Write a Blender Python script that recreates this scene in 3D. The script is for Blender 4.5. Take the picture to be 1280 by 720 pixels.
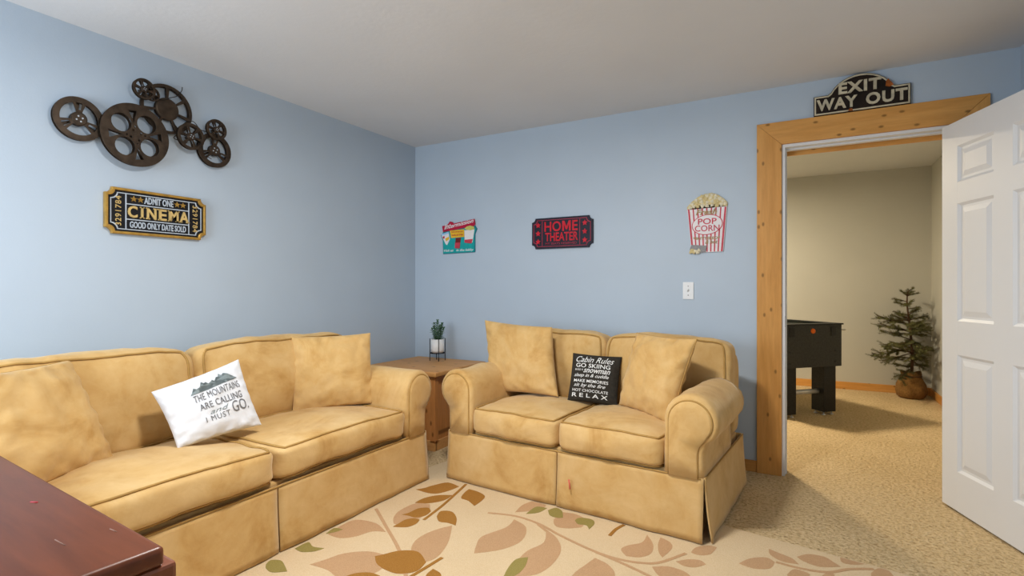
import bpy, bmesh, math, random
from mathutils import Vector, Matrix, noise, Euler

# ---------------------------------------------------------------- clear
for o in list(bpy.data.objects):
    bpy.data.objects.remove(o, do_unlink=True)
SC = bpy.context.scene
COL = SC.collection
PI = math.pi

# ---------------------------------------------------------------- camera
cam_d = bpy.data.cameras.new('camera'); cam_d.sensor_width = 36.0; cam_d.lens = 18.571
cam_d.clip_start = 0.02
cam = bpy.data.objects.new('camera', cam_d); COL.objects.link(cam)
cam.location = (3.075, -3.717, 1.176)
cam.rotation_euler = (PI/2, 0, math.radians(29.22))
SC.camera = cam

# ---------------------------------------------------------------- world, daylight, exposure
W = bpy.data.worlds.new('sky'); SC.world = W; W.use_nodes = True
W.node_tree.nodes['Background'].inputs[0].default_value = (0.62, 0.78, 1.0, 1)
W.node_tree.nodes['Background'].inputs[1].default_value = 1.0
SC.view_settings.view_transform = 'Standard'; SC.view_settings.look = 'None'
SC.view_settings.gamma = 1.0; SC.view_settings.use_curve_mapping = False
SC.view_settings.exposure = 0.0

def area_light(name, loc, rot, sx, sy, power, color):
    d = bpy.data.lights.new(name, 'AREA'); d.shape = 'RECTANGLE'; d.size = sx; d.size_y = sy
    d.energy = power; d.color = color
    o = bpy.data.objects.new(name, d); COL.objects.link(o); o.location = loc; o.rotation_euler = rot
    return o
# daylight coming in through the window in the wall behind the camera
area_light('window_near_offscreen', (0.85, -4.36, 1.40), (PI/2, 0, 0), 1.14, 1.04, 48, (0.80, 0.90, 1.0))

# ---------------------------------------------------------------- material helpers
MATS = {}
def new_mat(name):
    m = bpy.data.materials.new(name); m.use_nodes = True
    nt = m.node_tree; b = nt.nodes['Principled BSDF']
    return m, nt, b
def nd(nt, t, **kw):
    n = nt.nodes.new(t)
    for k, v in kw.items(): setattr(n, k, v)
    return n
def rgba(c): return (c[0], c[1], c[2], 1)
def coords(nt, scale=(1, 1, 1), kind='Object'):
    tc = nd(nt, 'ShaderNodeTexCoord'); mp = nd(nt, 'ShaderNodeMapping')
    mp.inputs['Scale'].default_value = scale
    nt.links.new(tc.outputs[kind], mp.inputs['Vector'])
    return mp.outputs['Vector']
def noise_n(nt, vec, scale, detail=4, rough=0.55, dist=0.0):
    n = nd(nt, 'ShaderNodeTexNoise'); n.inputs['Scale'].default_value = scale
    n.inputs['Detail'].default_value = detail; n.inputs['Roughness'].default_value = rough
    n.inputs['Distortion'].default_value = dist
    nt.links.new(vec, n.inputs['Vector']); return n
def ramp(nt, fac, stops):
    r = nd(nt, 'ShaderNodeValToRGB'); e = r.color_ramp.elements
    while len(e) < len(stops): e.new(0.5)
    for i, (p, c) in enumerate(stops): e[i].position = p; e[i].color = rgba(c)
    nt.links.new(fac, r.inputs['Fac']); return r.outputs['Color']
def mixc(nt, fac, a, b, mode='MIX'):
    m = nd(nt, 'ShaderNodeMix', data_type='RGBA', blend_type=mode)
    if hasattr(fac, 'default_value') or not isinstance(fac, (int, float)): nt.links.new(fac, m.inputs[0])
    else: m.inputs[0].default_value = fac
    for s, i in ((a, 6), (b, 7)):
        if isinstance(s, tuple): m.inputs[i].default_value = rgba(s)
        else: nt.links.new(s, m.inputs[i])
    return m.outputs[2]
def bump(nt, b, h, strength=0.2, dist=0.01, prev=None):
    n = nd(nt, 'ShaderNodeBump'); n.inputs['Strength'].default_value = strength; n.inputs['Distance'].default_value = dist
    nt.links.new(h, n.inputs['Height'])
    if prev is not None: nt.links.new(prev, n.inputs['Normal'])
    nt.links.new(n.outputs['Normal'], b.inputs['Normal']); return n.outputs['Normal']

def paint(name, c, rough=0.6, bscale=60, bstr=0.12, var=0.03):
    m, nt, b = new_mat(name); v = coords(nt)
    n = noise_n(nt, v, 1.7, 3)
    lo = tuple(x*(1-var) for x in c); hi = tuple(min(1, x*(1+var)) for x in c)
    nt.links.new(ramp(nt, n.outputs['Fac'], [(0.35, lo), (0.65, hi)]), b.inputs['Base Color'])
    b.inputs['Roughness'].default_value = rough
    t = noise_n(nt, v, bscale, 4, 0.6); bump(nt, b, t.outputs['Fac'], bstr, 0.004)
    MATS[name] = m; return m
def plain(name, c, rough=0.5, metal=0.0, var=0.12, scale=25, bstr=0.0, coat=0.0):
    m, nt, b = new_mat(name); v = coords(nt)
    n = noise_n(nt, v, scale, 4)
    lo = tuple(x*(1-var) for x in c); hi = tuple(min(1, x*(1+var)) for x in c)
    nt.links.new(ramp(nt, n.outputs['Fac'], [(0.3, lo), (0.7, hi)]), b.inputs['Base Color'])
    b.inputs['Roughness'].default_value = rough; b.inputs['Metallic'].default_value = metal; b.inputs['Specular IOR Level'].default_value = 0.22
    if coat: b.inputs['Coat Weight'].default_value = coat
    if bstr: bump(nt, b, n.outputs['Fac'], bstr, 0.004)
    MATS[name] = m; return m
def wood(name, c1, c2, axis, rough=0.45, knots=None, grain=9.0, coat=0.0, plane='xy'):
    m, nt, b = new_mat(name)
    sc = [1.0, 1.0, 1.0]; sc[axis] = 0.09
    v = coords(nt, tuple(sc))
    n = noise_n(nt, v, grain, 6, 0.6, 1.2); n2 = noise_n(nt, v, grain*7, 4, 0.7)
    col = ramp(nt, n.outputs['Fac'], [(0.3, c1), (0.7, c2)])
    col = mixc(nt, 0.22, col, ramp(nt, n2.outputs['Fac'], [(0.35, tuple(x*0.55 for x in c1)), (0.65, c2)]))
    if knots:
        sk = [1.0, 1.0, 1.0]; sk[axis] = 0.55
        kv = coords(nt, tuple(sk))
        vo = nd(nt, 'ShaderNodeTexVoronoi'); vo.voronoi_dimensions = '2D'; vo.inputs['Scale'].default_value = knots; vo.inputs['Randomness'].default_value = 1.0
        sp = nd(nt, 'ShaderNodeSeparateXYZ'); cb = nd(nt, 'ShaderNodeCombineXYZ'); nt.links.new(kv, sp.inputs[0])
        nt.links.new(sp.outputs[0], cb.inputs[0]); nt.links.new(sp.outputs[2 if plane == 'xz' else 1], cb.inputs[1])
        nt.links.new(cb.outputs[0], vo.inputs['Vector'])
        kf = ramp(nt, vo.outputs['Distance'], [(0.035, (0.85, 0.85, 0.85)), (0.085, (0, 0, 0))])
        col = mixc(nt, kf, col, tuple(x*0.35 for x in c1))
    nt.links.new(col, b.inputs['Base Color'])
    b.inputs['Roughness'].default_value = rough
    if coat: b.inputs['Coat Weight'].default_value = coat; b.inputs['Coat Roughness'].default_value = 0.15
    b.inputs['Specular IOR Level'].default_value = 0.3
    bump(nt, b, n2.outputs['Fac'], 0.06, 0.002)
    MATS[name] = m; return m

# paint and structure
paint('wall_paint', (0.470, 0.556, 0.648), 0.55, 90, 0.10, 0.02)
paint('ceiling_paint', (0.690, 0.705, 0.725), 0.8, 38, 0.25, 0.02)
paint('next_room_beige', (0.53, 0.52, 0.46), 0.6, 90, 0.10, 0.02)  # grey-beige tone for the walls beyond the door, less blue than the main room
paint('door_white', (0.75, 0.765, 0.78), 0.48, 120, 0.03, 0.01)
paint('jamb_white', (0.74, 0.75, 0.76), 0.4, 120, 0.03, 0.01)
wood('pine_z', (0.60, 0.275, 0.062), (0.74, 0.38, 0.11), 2, 0.4, 9.0, plane='xz')
wood('pine_x', (0.60, 0.275, 0.062), (0.74, 0.38, 0.11), 0, 0.4, 9.0, plane='xz')
wood('base_x', (0.54, 0.235, 0.052), (0.68, 0.335, 0.092), 0, 0.4)
wood('base_y', (0.54, 0.235, 0.052), (0.68, 0.335, 0.092), 1, 0.4)
wood('cedar_x', (0.56, 0.260, 0.075), (0.72, 0.38, 0.14), 0, 0.5, 7.0)
wood('cedar_z', (0.46, 0.175, 0.045), (0.62, 0.27, 0.085), 2, 0.35, 7.0, coat=0.2, plane='xz')
wood('mahogany_x', (0.080, 0.019, 0.007), (0.190, 0.052, 0.019), 0, 0.38, None, 5.0, coat=0.06)
wood('mahogany_red', (0.20, 0.055, 0.022), (0.30, 0.090, 0.035), 2, 0.32, None, 6.0, coat=0.4)

def suede(name, base, dark, light, scale=5.0):
    m, nt, b = new_mat(name); v = coords(nt)
    n1 = noise_n(nt, v, scale, 5, 0.62, 0.8); n2 = noise_n(nt, v, scale*4.5, 4, 0.6, 0.4)
    c = ramp(nt, n1.outputs['Fac'], [(0.30, dark), (0.46, base), (0.72, light)])
    c = mixc(nt, 0.22, c, ramp(nt, n2.outputs['Fac'], [(0.32, dark), (0.68, light)]))
    nt.links.new(c, b.inputs['Base Color']); b.inputs['Roughness'].default_value = 0.78
    b.inputs['Specular IOR Level'].default_value = 0.2; b.inputs['Sheen Weight'].default_value = 0.30; b.inputs['Sheen Roughness'].default_value = 0.45
    b.inputs['Sheen Tint'].default_value = (1.0, 0.90, 0.70, 1)
    n3 = noise_n(nt, v, 240, 2, 0.5)
    p = bump(nt, b, n2.outputs['Fac'], 0.18, 0.012); bump(nt, b, n3.outputs['Fac'], 0.08, 0.002, p)
    MATS[name] = m; return m
suede('suede', (0.580, 0.360, 0.130), (0.440, 0.235, 0.062), (0.660, 0.455, 0.210), 3.6)
suede('suede_skirt', (0.580, 0.360, 0.130), (0.440, 0.235, 0.062), (0.660, 0.455, 0.210), 3.2)
plain('welt', (0.40, 0.235, 0.070), 0.8)

def carpet(name, c, dk, lt, sc=170.0, bst=0.9):
    m, nt, b = new_mat(name); v = coords(nt)
    n = noise_n(nt, v, sc*0.55, 3, 0.7); n2 = noise_n(nt, v, 2.2, 3, 0.5)
    vo = nd(nt, 'ShaderNodeTexVoronoi'); vo.inputs['Scale'].default_value = sc*0.5; nt.links.new(v, vo.inputs['Vector'])
    c1 = ramp(nt, n.outputs['Fac'], [(0.32, dk), (0.5, c), (0.68, lt)])
    c1 = mixc(nt, 0.25, c1, ramp(nt, n2.outputs['Fac'], [(0.35, tuple(x*0.86 for x in c)), (0.65, lt)]))
    nt.links.new(c1, b.inputs['Base Color']); b.inputs['Roughness'].default_value = 0.95
    b.inputs['Specular IOR Level'].default_value = 0.1
    p = bump(nt, b, n.outputs['Fac'], bst, 0.02); bump(nt, b, vo.outputs['Distance'], bst*0.5, 0.01, p)
    MATS[name] = m; return m
carpet('carpet', (0.660, 0.485, 0.260), (0.33, 0.20, 0.08), (0.78, 0.61, 0.37), 105)
carpet('rug_cream', (0.69, 0.525, 0.320), (0.63, 0.46, 0.265), (0.74, 0.58, 0.375), 420, 0.35)
carpet('rug_brown', (0.400, 0.185, 0.038), (0.30, 0.13, 0.026), (0.45, 0.225, 0.06), 420, 0.5)
carpet('rug_mauve', (0.580, 0.355, 0.190), (0.51, 0.30, 0.155), (0.64, 0.41, 0.23), 420, 0.5)
carpet('rug_green', (0.335, 0.270, 0.080), (0.27, 0.21, 0.055), (0.39, 0.32, 0.11), 420, 0.5)

plain('cotton_white', (0.675, 0.68, 0.70), 0.9, 0, 0.03, 40, 0.1)
plain('cotton_black', (0.030, 0.026, 0.020), 0.9, 0, 0.2, 60, 0.1)
plain('print_grey', (0.20, 0.235, 0.235), 0.9)
plain('print_dark', (0.15, 0.145, 0.145), 0.9)
plain('print_white', (0.72, 0.72, 0.70), 0.9, 0, 0.05)
plain('bronze', (0.055, 0.038, 0.026), 0.42, 0.55, 0.35, 30, 0.1)
plain('bronze_wire', (0.030, 0.022, 0.016), 0.5, 0.4)
plain('gold', (0.44, 0.255, 0.055), 0.38, 0.45, 0.25, 30)
plain('gold_paint', (0.62, 0.44, 0.17), 0.45, 0.2, 0.2, 30)
plain('sign_black', (0.010, 0.010, 0.012), 0.4)
plain('sign_silver', (0.50, 0.56, 0.63), 0.45, 0.1)
plain('sign_navy', (0.016, 0.014, 0.026), 0.45)
plain('sign_red', (0.58, 0.012, 0.028), 0.45)
plain('sign_dull_red', (0.32, 0.030, 0.060), 0.45)
plain('stripe_red', (0.55, 0.055, 0.085), 0.5)
plain('sign_white', (0.80, 0.77, 0.78), 0.5, 0, 0.03)
plain('banner_red', (0.46, 0.010, 0.045), 0.45)
plain('sign_teal', (0.010, 0.36, 0.36), 0.45, 0, 0.1)
plain('sign_teal_edge', (0.015, 0.20, 0.24), 0.45)
plain('sign_yellow', (0.80, 0.47, 0.03), 0.45)
plain('kernel_cream', (0.76, 0.69, 0.50), 0.6, 0, 0.1)
plain('kernel_gold', (0.66, 0.54, 0.27), 0.6, 0, 0.15)
plain('popcorn_lime', (0.58, 0.56, 0.14), 0.6, 0, 0.15)
plain('candy_brown', (0.17, 0.020, 0.018), 0.5)
plain('cup_blue', (0.35, 0.58, 0.85), 0.5)
plain('tin_grey', (0.26, 0.25, 0.25), 0.5, 0.1, 0.15, 60)
plain('script_gold', (0.38, 0.27, 0.13), 0.5, 0.1)
plain('sign_umber', (0.016, 0.009, 0.006), 0.45, 0, 0.4, 12)
plain('cream_metal', (0.56, 0.50, 0.36), 0.42, 0.1, 0.25, 22)
plain('rust', (0.34, 0.095, 0.018), 0.8, 0, 0.35, 50)
plain('switch_white', (0.84, 0.85, 0.85), 0.3, 0, 0.02)
plain('steel', (0.70, 0.70, 0.69), 0.3, 0.35, 0.05)
plain('brass_dull', (0.33, 0.27, 0.18), 0.4, 0.8)
plain('black_iron', (0.020, 0.020, 0.022), 0.45, 0.4)
plain('pot_white', (0.80, 0.80, 0.79), 0.35, 0, 0.02)
plain('soil', (0.05, 0.032, 0.02), 0.95, 0, 0.4, 80, 0.4)
plain('leaf_green', (0.065, 0.140, 0.065), 0.55, 0, 0.4, 60)
plain('spruce_green', (0.095, 0.098, 0.036), 0.6, 0, 0.45, 9)
plain('spruce_light', (0.17, 0.16, 0.06), 0.6, 0, 0.4, 9)
plain('bark', (0.10, 0.055, 0.030), 0.85, 0, 0.3, 60, 0.4)
plain('burlap', (0.23, 0.120, 0.036), 0.9, 0, 0.25, 70, 0.5)
plain('foosball_black', (0.022, 0.023, 0.022), 0.45, 0, 0.3, 70)
plain('foosball_charcoal', (0.040, 0.041, 0.038), 0.5, 0, 0.25, 60)
plain('foosball_green', (0.03, 0.14, 0.04), 0.6)
plain('orange_plastic', (0.75, 0.16, 0.02), 0.45)
plain('crayon_red', (0.62, 0.16, 0.10), 0.9)
plain('scratch_pale', (0.27, 0.16, 0.12), 0.7)
m, nt, b = new_mat('lamp_glass'); b.inputs['Base Color'].default_value = (0.9, 0.88, 0.82, 1)
b.inputs['Emission Color'].default_value = (1.0, 0.88, 0.70, 1); b.inputs['Emission Strength'].default_value = 4.0; MATS['lamp_glass'] = m
m, nt, b = new_mat('window_glass'); b.inputs['Base Color'].default_value = (0.95, 0.98, 1, 1)
b.inputs['Transmission Weight'].default_value = 1.0; b.inputs['Roughness'].default_value = 0.02; b.inputs['IOR'].default_value = 1.45; MATS['window_glass'] = m

# ---------------------------------------------------------------- mesh helpers
def link_mesh(name, me, mat, parent=None, smooth=False):
    o = bpy.data.objects.new(name, me); COL.objects.link(o)
    if mat: me.materials.clear(); me.materials.append(MATS[mat])
    if smooth:
        me.polygons.foreach_set('use_smooth', [True]*len(me.polygons))
    if parent is not None: o.parent = parent
    return o
def mesh(name, verts, faces, mat, parent=None, smooth=False, fixn=True):
    me = bpy.data.meshes.new(name); me.from_pydata([tuple(v) for v in verts], [], faces)
    if fixn:
        bm = bmesh.new(); bm.from_mesh(me); bmesh.ops.recalc_face_normals(bm, faces=bm.faces); bm.to_mesh(me); bm.free()
    me.update()
    return link_mesh(name, me, mat, parent, smooth)
def thing(name, label, cat, loc=(0, 0, 0), rz=0.0, group=None):
    o = bpy.data.objects.new(name, None); COL.objects.link(o); o.empty_display_size = 0.1
    o.location = loc; o.rotation_euler = (0, 0, rz); o['label'] = label; o['category'] = cat
    if group: o['group'] = group
    return o
def tag(o, label, cat, group=None):
    o['label'] = label; o['category'] = cat
    if group: o['group'] = group
    return o
def structure(o, label=None):
    o['kind'] = 'structure'
    if label: o['label'] = label
    return o
def box(name, lo, hi, mat, parent=None, bev=0.0, seg=2):
    bm = bmesh.new(); bmesh.ops.create_cube(bm, size=1.0)
    for v in bm.verts:
        v.co = Vector([lo[i] + (v.co[i]+0.5)*(hi[i]-lo[i]) for i in range(3)])
    if bev > 0: bmesh.ops.bevel(bm, geom=list(bm.edges), offset=bev, segments=seg, profile=0.6, affect='EDGES')
    me = bpy.data.meshes.new(name); bm.to_mesh(me); bm.free()
    return link_mesh(name, me, mat, parent, bev > 0 and seg > 2)
def tube_data(pts, r, n=8, closed=False):
    pts = [Vector(p) for p in pts]; N = len(pts); V = []; F = []
    rr = r if isinstance(r, (list, tuple)) else [r]*N
    prev = None
    for i, p in enumerate(pts):
        if closed: t = pts[(i+1) % N] - pts[i-1]
        else: t = pts[min(i+1, N-1)] - pts[max(i-1, 0)]
        if t.length < 1e-9: t = Vector((0, 0, 1))
        t.normalize()
        if prev is None:
            a = Vector((0, 0, 1)) if abs(t.z) < 0.9 else Vector((1, 0, 0))
            u = t.cross(a).normalized()
        else:
            u = prev - t*prev.dot(t)
            u = u.normalized() if u.length > 1e-6 else t.cross(Vector((0, 0, 1))).normalized()
        prev = u; w = t.cross(u)
        for k in range(n):
            a = 2*PI*k/n; V.append(p + (u*math.cos(a) + w*math.sin(a))*rr[i])
    for i in range(N if closed else N-1):
        j = (i+1) % N
        for k in range(n):
            F.append((i*n+k, i*n+(k+1) % n, j*n+(k+1) % n, j*n+k))
    if not closed:
        F.append(tuple(range(n-1, -1, -1))); F.append(tuple((N-1)*n+k for k in range(n)))
    return V, F
def tube(name, pts, r, mat, parent=None, n=8, closed=False):
    V, F = tube_data(pts, r, n, closed); return mesh(name, V, F, mat, parent, True)
def lathe(name, prof, mat, parent=None, c=(0, 0, 0), n=24, smooth=True):
    V = []; F = []
    for r, z in prof:
        for k in range(n):
            a = 2*PI*k/n; V.append((c[0]+r*math.cos(a), c[1]+r*math.sin(a), c[2]+z))
    m_ = len(prof)
    for i in range(m_-1):
        for k in range(n): F.append((i*n+k, i*n+(k+1) % n, (i+1)*n+(k+1) % n, (i+1)*n+k))
    F.append(tuple(range(n-1, -1, -1))); F.append(tuple((m_-1)*n+k for k in range(n)))
    return mesh(name, V, F, mat, parent, smooth)
def catmull(pts, k=6, closed=False):
    P = [Vector(p) for p in pts]; n = len(P); out = []
    for i in range(n if closed else n-1):
        if closed: a, b_, c, d = P[i-1], P[i], P[(i+1) % n], P[(i+2) % n]
        else: a, b_, c, d = P[max(i-1, 0)], P[i], P[i+1], P[min(i+2, n-1)]
        for j in range(k):
            t = j/k
            out.append(0.5*((2*b_) + (c-a)*t + (2*a-5*b_+4*c-d)*t*t + (3*b_-a-3*c+d)*t**3))
    if not closed: out.append(P[-1])
    return out
# flat shapes with holes, drawn in x/z and given a real thickness along y (front = smaller y)
def shape_data(polys, y0, y1, bevel=0.0):
    cu = bpy.data.curves.new('t', 'CURVE'); cu.dimensions = '2D'; cu.fill_mode = 'BOTH'
    cu.extrude = max(1e-5, abs(y1-y0)/2-bevel)
    if bevel: cu.bevel_depth = bevel; cu.bevel_resolution = 1; cu.offset = -bevel
    for pl in polys:
        s = cu.splines.new('POLY'); s.points.add(len(pl)-1); s.use_cyclic_u = True
        for i, p in enumerate(pl): s.points[i].co = (p[0], p[1], 0, 1)
    return curve_data(cu, y0, y1)
def curve_data(cu, y0, y1):
    o = bpy.data.objects.new('t', cu); COL.objects.link(o)
    dg = bpy.context.evaluated_depsgraph_get(); dg.update()
    me = bpy.data.meshes.new_from_object(o.evaluated_get(dg), depsgraph=dg)
    ym = (y0+y1)/2
    V = [(v.co.x, ym-v.co.z, v.co.y) for v in me.vertices]; F = [tuple(p.vertices) for p in me.polygons]
    bpy.data.objects.remove(o, do_unlink=True); bpy.data.curves.remove(cu); bpy.data.meshes.remove(me)
    return V, F
def flat(name, polys, y0, y1, mat, parent, bevel=0.0):
    V, F = shape_data(polys, y0, y1, bevel); return mesh(name, V, F, mat, parent, False, False)
def text_data(body, rect, y0, y1, bold=0.0, shear=0.0, space=1.0):
    """letters scaled to fill rect = (x0, z0, x1, z1)"""
    cu = bpy.data.curves.new('t', 'FONT'); cu.body = body; cu.size = 1.0; cu.offset = bold; cu.shear = shear
    cu.space_character = space; cu.extrude = 0.5; cu.resolution_u = 3; cu.fill_mode = 'BOTH'
    V, F = curve_data(cu, -0.5, 0.5)
    xs = [v[0] for v in V]; zs = [v[2] for v in V]
    ax, bx_, az, bz = min(xs), max(xs), min(zs), max(zs)
    out = []
    for v in V:
        out.append((rect[0]+(v[0]-ax)/(bx_-ax)*(rect[2]-rect[0]), y0+(v[1]+0.5)*(y1-y0), rect[1]+(v[2]-az)/(bz-az)*(rect[3]-rect[1])))
    return out, F
def text(name, body, rect, y0, y1, mat, parent, bold=0.0, shear=0.0, space=1.0, rot=None, slope=0.0, serif=False):
    V, F = text_data(body, rect, y0, y1, bold, shear, space)
    if slope: V = [(x, y, z+(x-rect[0])*slope) for x, y, z in V]
    if rot is not None:
        c, s, ox, oz = math.cos(rot[2]), math.sin(rot[2]), rot[0], rot[1]
        V = [(ox+c*x-s*z, y, oz+s*x+c*z) for x, y, z in V]
    return mesh(name, V, F, mat, parent, False, False)
def circ(x, z, r, n=28, a0=0.0): return [(x+r*math.cos(a0+2*PI*k/n), z+r*math.sin(a0+2*PI*k/n)) for k in range(n)]
def star(x, z, r, a0=PI/2, q=0.42): return [(x+(r if k % 2 == 0 else r*q)*math.cos(a0+PI*k/5), z+(r if k % 2 == 0 else r*q)*math.sin(a0+PI*k/5)) for k in range(10)]
def rect(x0, z0, x1, z1): return [(x0, z0), (x1, z0), (x1, z1), (x0, z1)]
def ticket(w, h, r, n=7):
    out = []
    for cx, cz, a0 in ((w/2, h/2, PI), (-w/2, h/2, 1.5*PI), (-w/2, -h/2, 0), (w/2, -h/2, PI/2)):
        # concave quarter around each corner, walked counter-clockwise round the plate
        pts = [(cx+r*math.cos(a0+PI/2*k/n), cz+r*math.sin(a0+PI/2*k/n)) for k in range(n+1)]
        out += pts[::-1]
    return out

# ================================================================ the setting
RX, RN, H = 4.05, -4.40, 2.44           # right wall, near wall, ceiling height
NX0, NX1, NY1, NH = 0.60, 4.255, 3.55, 2.512   # the room beyond the door
structure(box('floor', (-0.15, RN-0.15, -0.06), (NX1+0.15, NY1+0.15, 0.0), 'carpet'), 'beige frieze carpet running through both rooms')
structure(box('ceiling', (-0.12, RN-0.12, H), (RX+0.12, 0.0, H+0.10), 'ceiling_paint'), 'white textured ceiling')
structure(box('ceiling_far', (NX0-0.12, 0.12, NH), (NX1+0.12, NY1+0.12, NH+0.10), 'ceiling_paint'), 'ceiling of the room beyond the door')
DX0, DX1, DZ = 2.935, 3.784, 2.073      # door opening
o = flat('wall_back', [[(-0.12, 0), (DX0, 0), (DX0, DZ), (DX1, DZ), (DX1, 0), (NX1+0.12, 0), (NX1+0.12, NH+0.1), (-0.12, NH+0.1)]], 0.0, 0.12, 'wall_paint', None)
structure(o, 'pale blue wall with the doorway')
structure(box('wall_left', (-0.12, RN-0.12, 0), (0, 0, H), 'wall_paint'), 'pale blue wall behind the long sofa')
structure(box('wall_right', (RX, RN-0.12, 0), (RX+0.12, 0, H), 'wall_paint'), 'pale blue wall behind the open door')
WIN = [(0.25, 1.45)]; WZ0, WZ1 = 0.85, 1.95
V, F = shape_data([rect(-0.12, 0, RX+0.12, H)] + [rect(a, WZ0, b_, WZ1)[::-1] for a, b_ in WIN], RN-0.12, RN)
structure(mesh('wall_near', V, F, 'wall_paint', None, False, False), 'pale blue wall with a window')
structure(box('wall_far', (NX0-0.12, NY1, 0), (NX1+0.12, NY1+0.12, NH), 'next_room_beige'), 'far wall of the room beyond the door')
structure(box('wall_far_left', (NX0-0.12, 0.12, 0), (NX0, NY1, NH), 'next_room_beige'))
structure(box('wall_far_right', (NX1, 0.12, 0), (NX1+0.12, NY1, NH), 'next_room_beige'))
for i, (a, b_) in enumerate(WIN):
    w = bpy.data.objects.new('window_%d' % (i+1), None); COL.objects.link(w); w.location = (a, RN-0.06, WZ0); structure(w)
    L = b_-a; hh = WZ1-WZ0; fr = 0.05
    box('frame_rail', (0, -0.04, 0), (L, 0.04, fr), 'jamb_white', w); box('frame_rail', (0, -0.04, hh-fr), (L, 0.04, hh), 'jamb_white', w)
    box('frame_stile', (0, -0.04, fr), (fr, 0.04, hh-fr), 'jamb_white', w); box('frame_stile', (L-fr, -0.04, fr), (L, 0.04, hh-fr), 'jamb_white', w)
    box('mullion', (L/2-0.02, -0.035, fr), (L/2+0.02, 0.035, hh-fr), 'jamb_white', w)
    box('pane', (fr, -0.006, fr), (L/2-0.02, 0.0, hh-fr), 'window_glass', w); box('pane', (L/2+0.02, -0.006, fr), (L-fr, 0.0, hh-fr), 'window_glass', w)
    box('window_sill', (-0.04, 0.045, -0.03), (L+0.04, 0.16, 0.0), 'jamb_white', w, 0.004)
# baseboards
BH = 0.072
structure(box('baseboard_back', (0.0, -0.014, 0), (2.793, 0.0, BH), 'base_x', None, 0.003))
structure(box('baseboard_back_right', (3.926, -0.014, 0), (RX, 0.0, BH), 'base_x', None, 0.003))
structure(box('baseboard_left', (0.0, RN, 0), (0.014, -0.014, BH), 'base_y', None, 0.003))
structure(box('baseboard_right', (RX-0.014, RN, 0), (RX, -0.014, BH), 'base_y', None, 0.003))
structure(box('baseboard_near', (0.014, RN, 0), (RX-0.014, RN+0.014, BH), 'base_x', None, 0.003))
structure(box('baseboard_far', (NX0, NY1-0.014, 0), (NX1, NY1, 0.085), 'pine_x', None, 0.003))
structure(box('baseboard_far_right', (NX1-0.014, 0.14, 0), (NX1, NY1-0.014, 0.085), 'base_y', None, 0.003))
# door casing (near side with mitred corners, far side) and white jamb
t = bpy.data.objects.new('trim_1', None); COL.objects.link(t); t.location = (DX0, 0, 0); structure(t, 'wide knotty pine door casing with mitred corners')
CW = 0.142; OW = DX1-DX0
g = 0.0008
flat('casing_board', [[(-CW, 0), (-0.0005, 0), (-g, DZ), (-CW+g*0.5, DZ+CW-g)]], -0.020, 0.0, 'pine_z', t, 0.002)
flat('casing_board', [[(OW+0.0005, 0), (OW+CW, 0), (OW+CW-g*0.5, DZ+CW-g), (OW+g, DZ)]], -0.020, 0.0, 'pine_z', t, 0.002)
flat('casing_board', [[(0, DZ+g), (OW, DZ+g), (OW+CW, DZ+CW), (-CW, DZ+CW)]], -0.020, 0.0, 'pine_x', t, 0.002)
for s in (0, 1):
    x0 = -0.08 if s == 0 else OW-0.012
    box('far_casing_board', (x0, 0.12, 0), (x0+0.092, 0.138, DZ-0.046), 'pine_z', t, 0.002)
box('far_casing_board', (-0.08, 0.12, DZ-0.046), (OW+0.08, 0.138, DZ+0.07), 'pine_x', t, 0.002)
t2 = bpy.data.objects.new('trim_2', None); COL.objects.link(t2); t2.location = (DX0, 0, 0); structure(t2, 'white door jamb with stop')
JT = 0.018
box('jamb_side', (0, -0.004, 0), (JT, 0.12, DZ), 'jamb_white', t2); box('jamb_side', (OW-JT, -0.004, 0), (OW, 0.12, DZ), 'jamb_white', t2)
box('jamb_head', (JT, -0.004, DZ-JT), (OW-JT, 0.12, DZ), 'jamb_white', t2)
box('door_stop', (JT, 0.045, 0), (JT+0.008, 0.08, DZ-JT), 'jamb_white', t2); box('door_stop', (OW-JT-0.008, 0.045, 0), (OW-JT, 0.08, DZ-JT), 'jamb_white', t2)
box('door_stop', (JT+0.008, 0.045, DZ-JT-0.010), (OW-JT-0.008, 0.08, DZ-JT), 'jamb_white', t2)
box('strike_plate', (JT, 0.004, 0.93), (JT+0.0015, 0.034, 1.00), 'brass_dull', t2)
# six-panel door, swung open into the room: local x along the leaf from the hinge edge, local -y = the face seen
d_ang = math.atan2(-0.943, 0.332)
dr = bpy.data.objects.new('door_1', None); COL.objects.link(dr); dr.location = (3.715, -0.060, 0); dr.rotation_euler = (0, 0, d_ang)
structure(dr, 'white six-panel door standing open')
DT, Z0, Z1, DWD = 0.035, 0.012, 2.048, 0.875
sx = [0.0, 0.127, 0.388, 0.505, 0.762, DWD]
zz = [Z0, 0.217, 0.828, 1.004, 1.617, 1.727, 1.918, Z1]
B = 0.0012
for a, b_ in ((0, 1), (4, 5)): box('stile', (sx[a], 0, Z0), (sx[b_], DT, Z1), 'door_white', dr, B, 1)
for a, b_ in ((0, 1), (2, 3), (4, 5), (6, 7)): box('rail', (sx[1], 0, zz[a]), (sx[4], DT, zz[b_]), 'door_white', dr, 0)
for a, b_ in ((1, 2), (3, 4), (5, 6)): box('mullion', (sx[2], 0, zz[a]), (sx[3], DT, zz[b_]), 'door_white', dr, 0)
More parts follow.
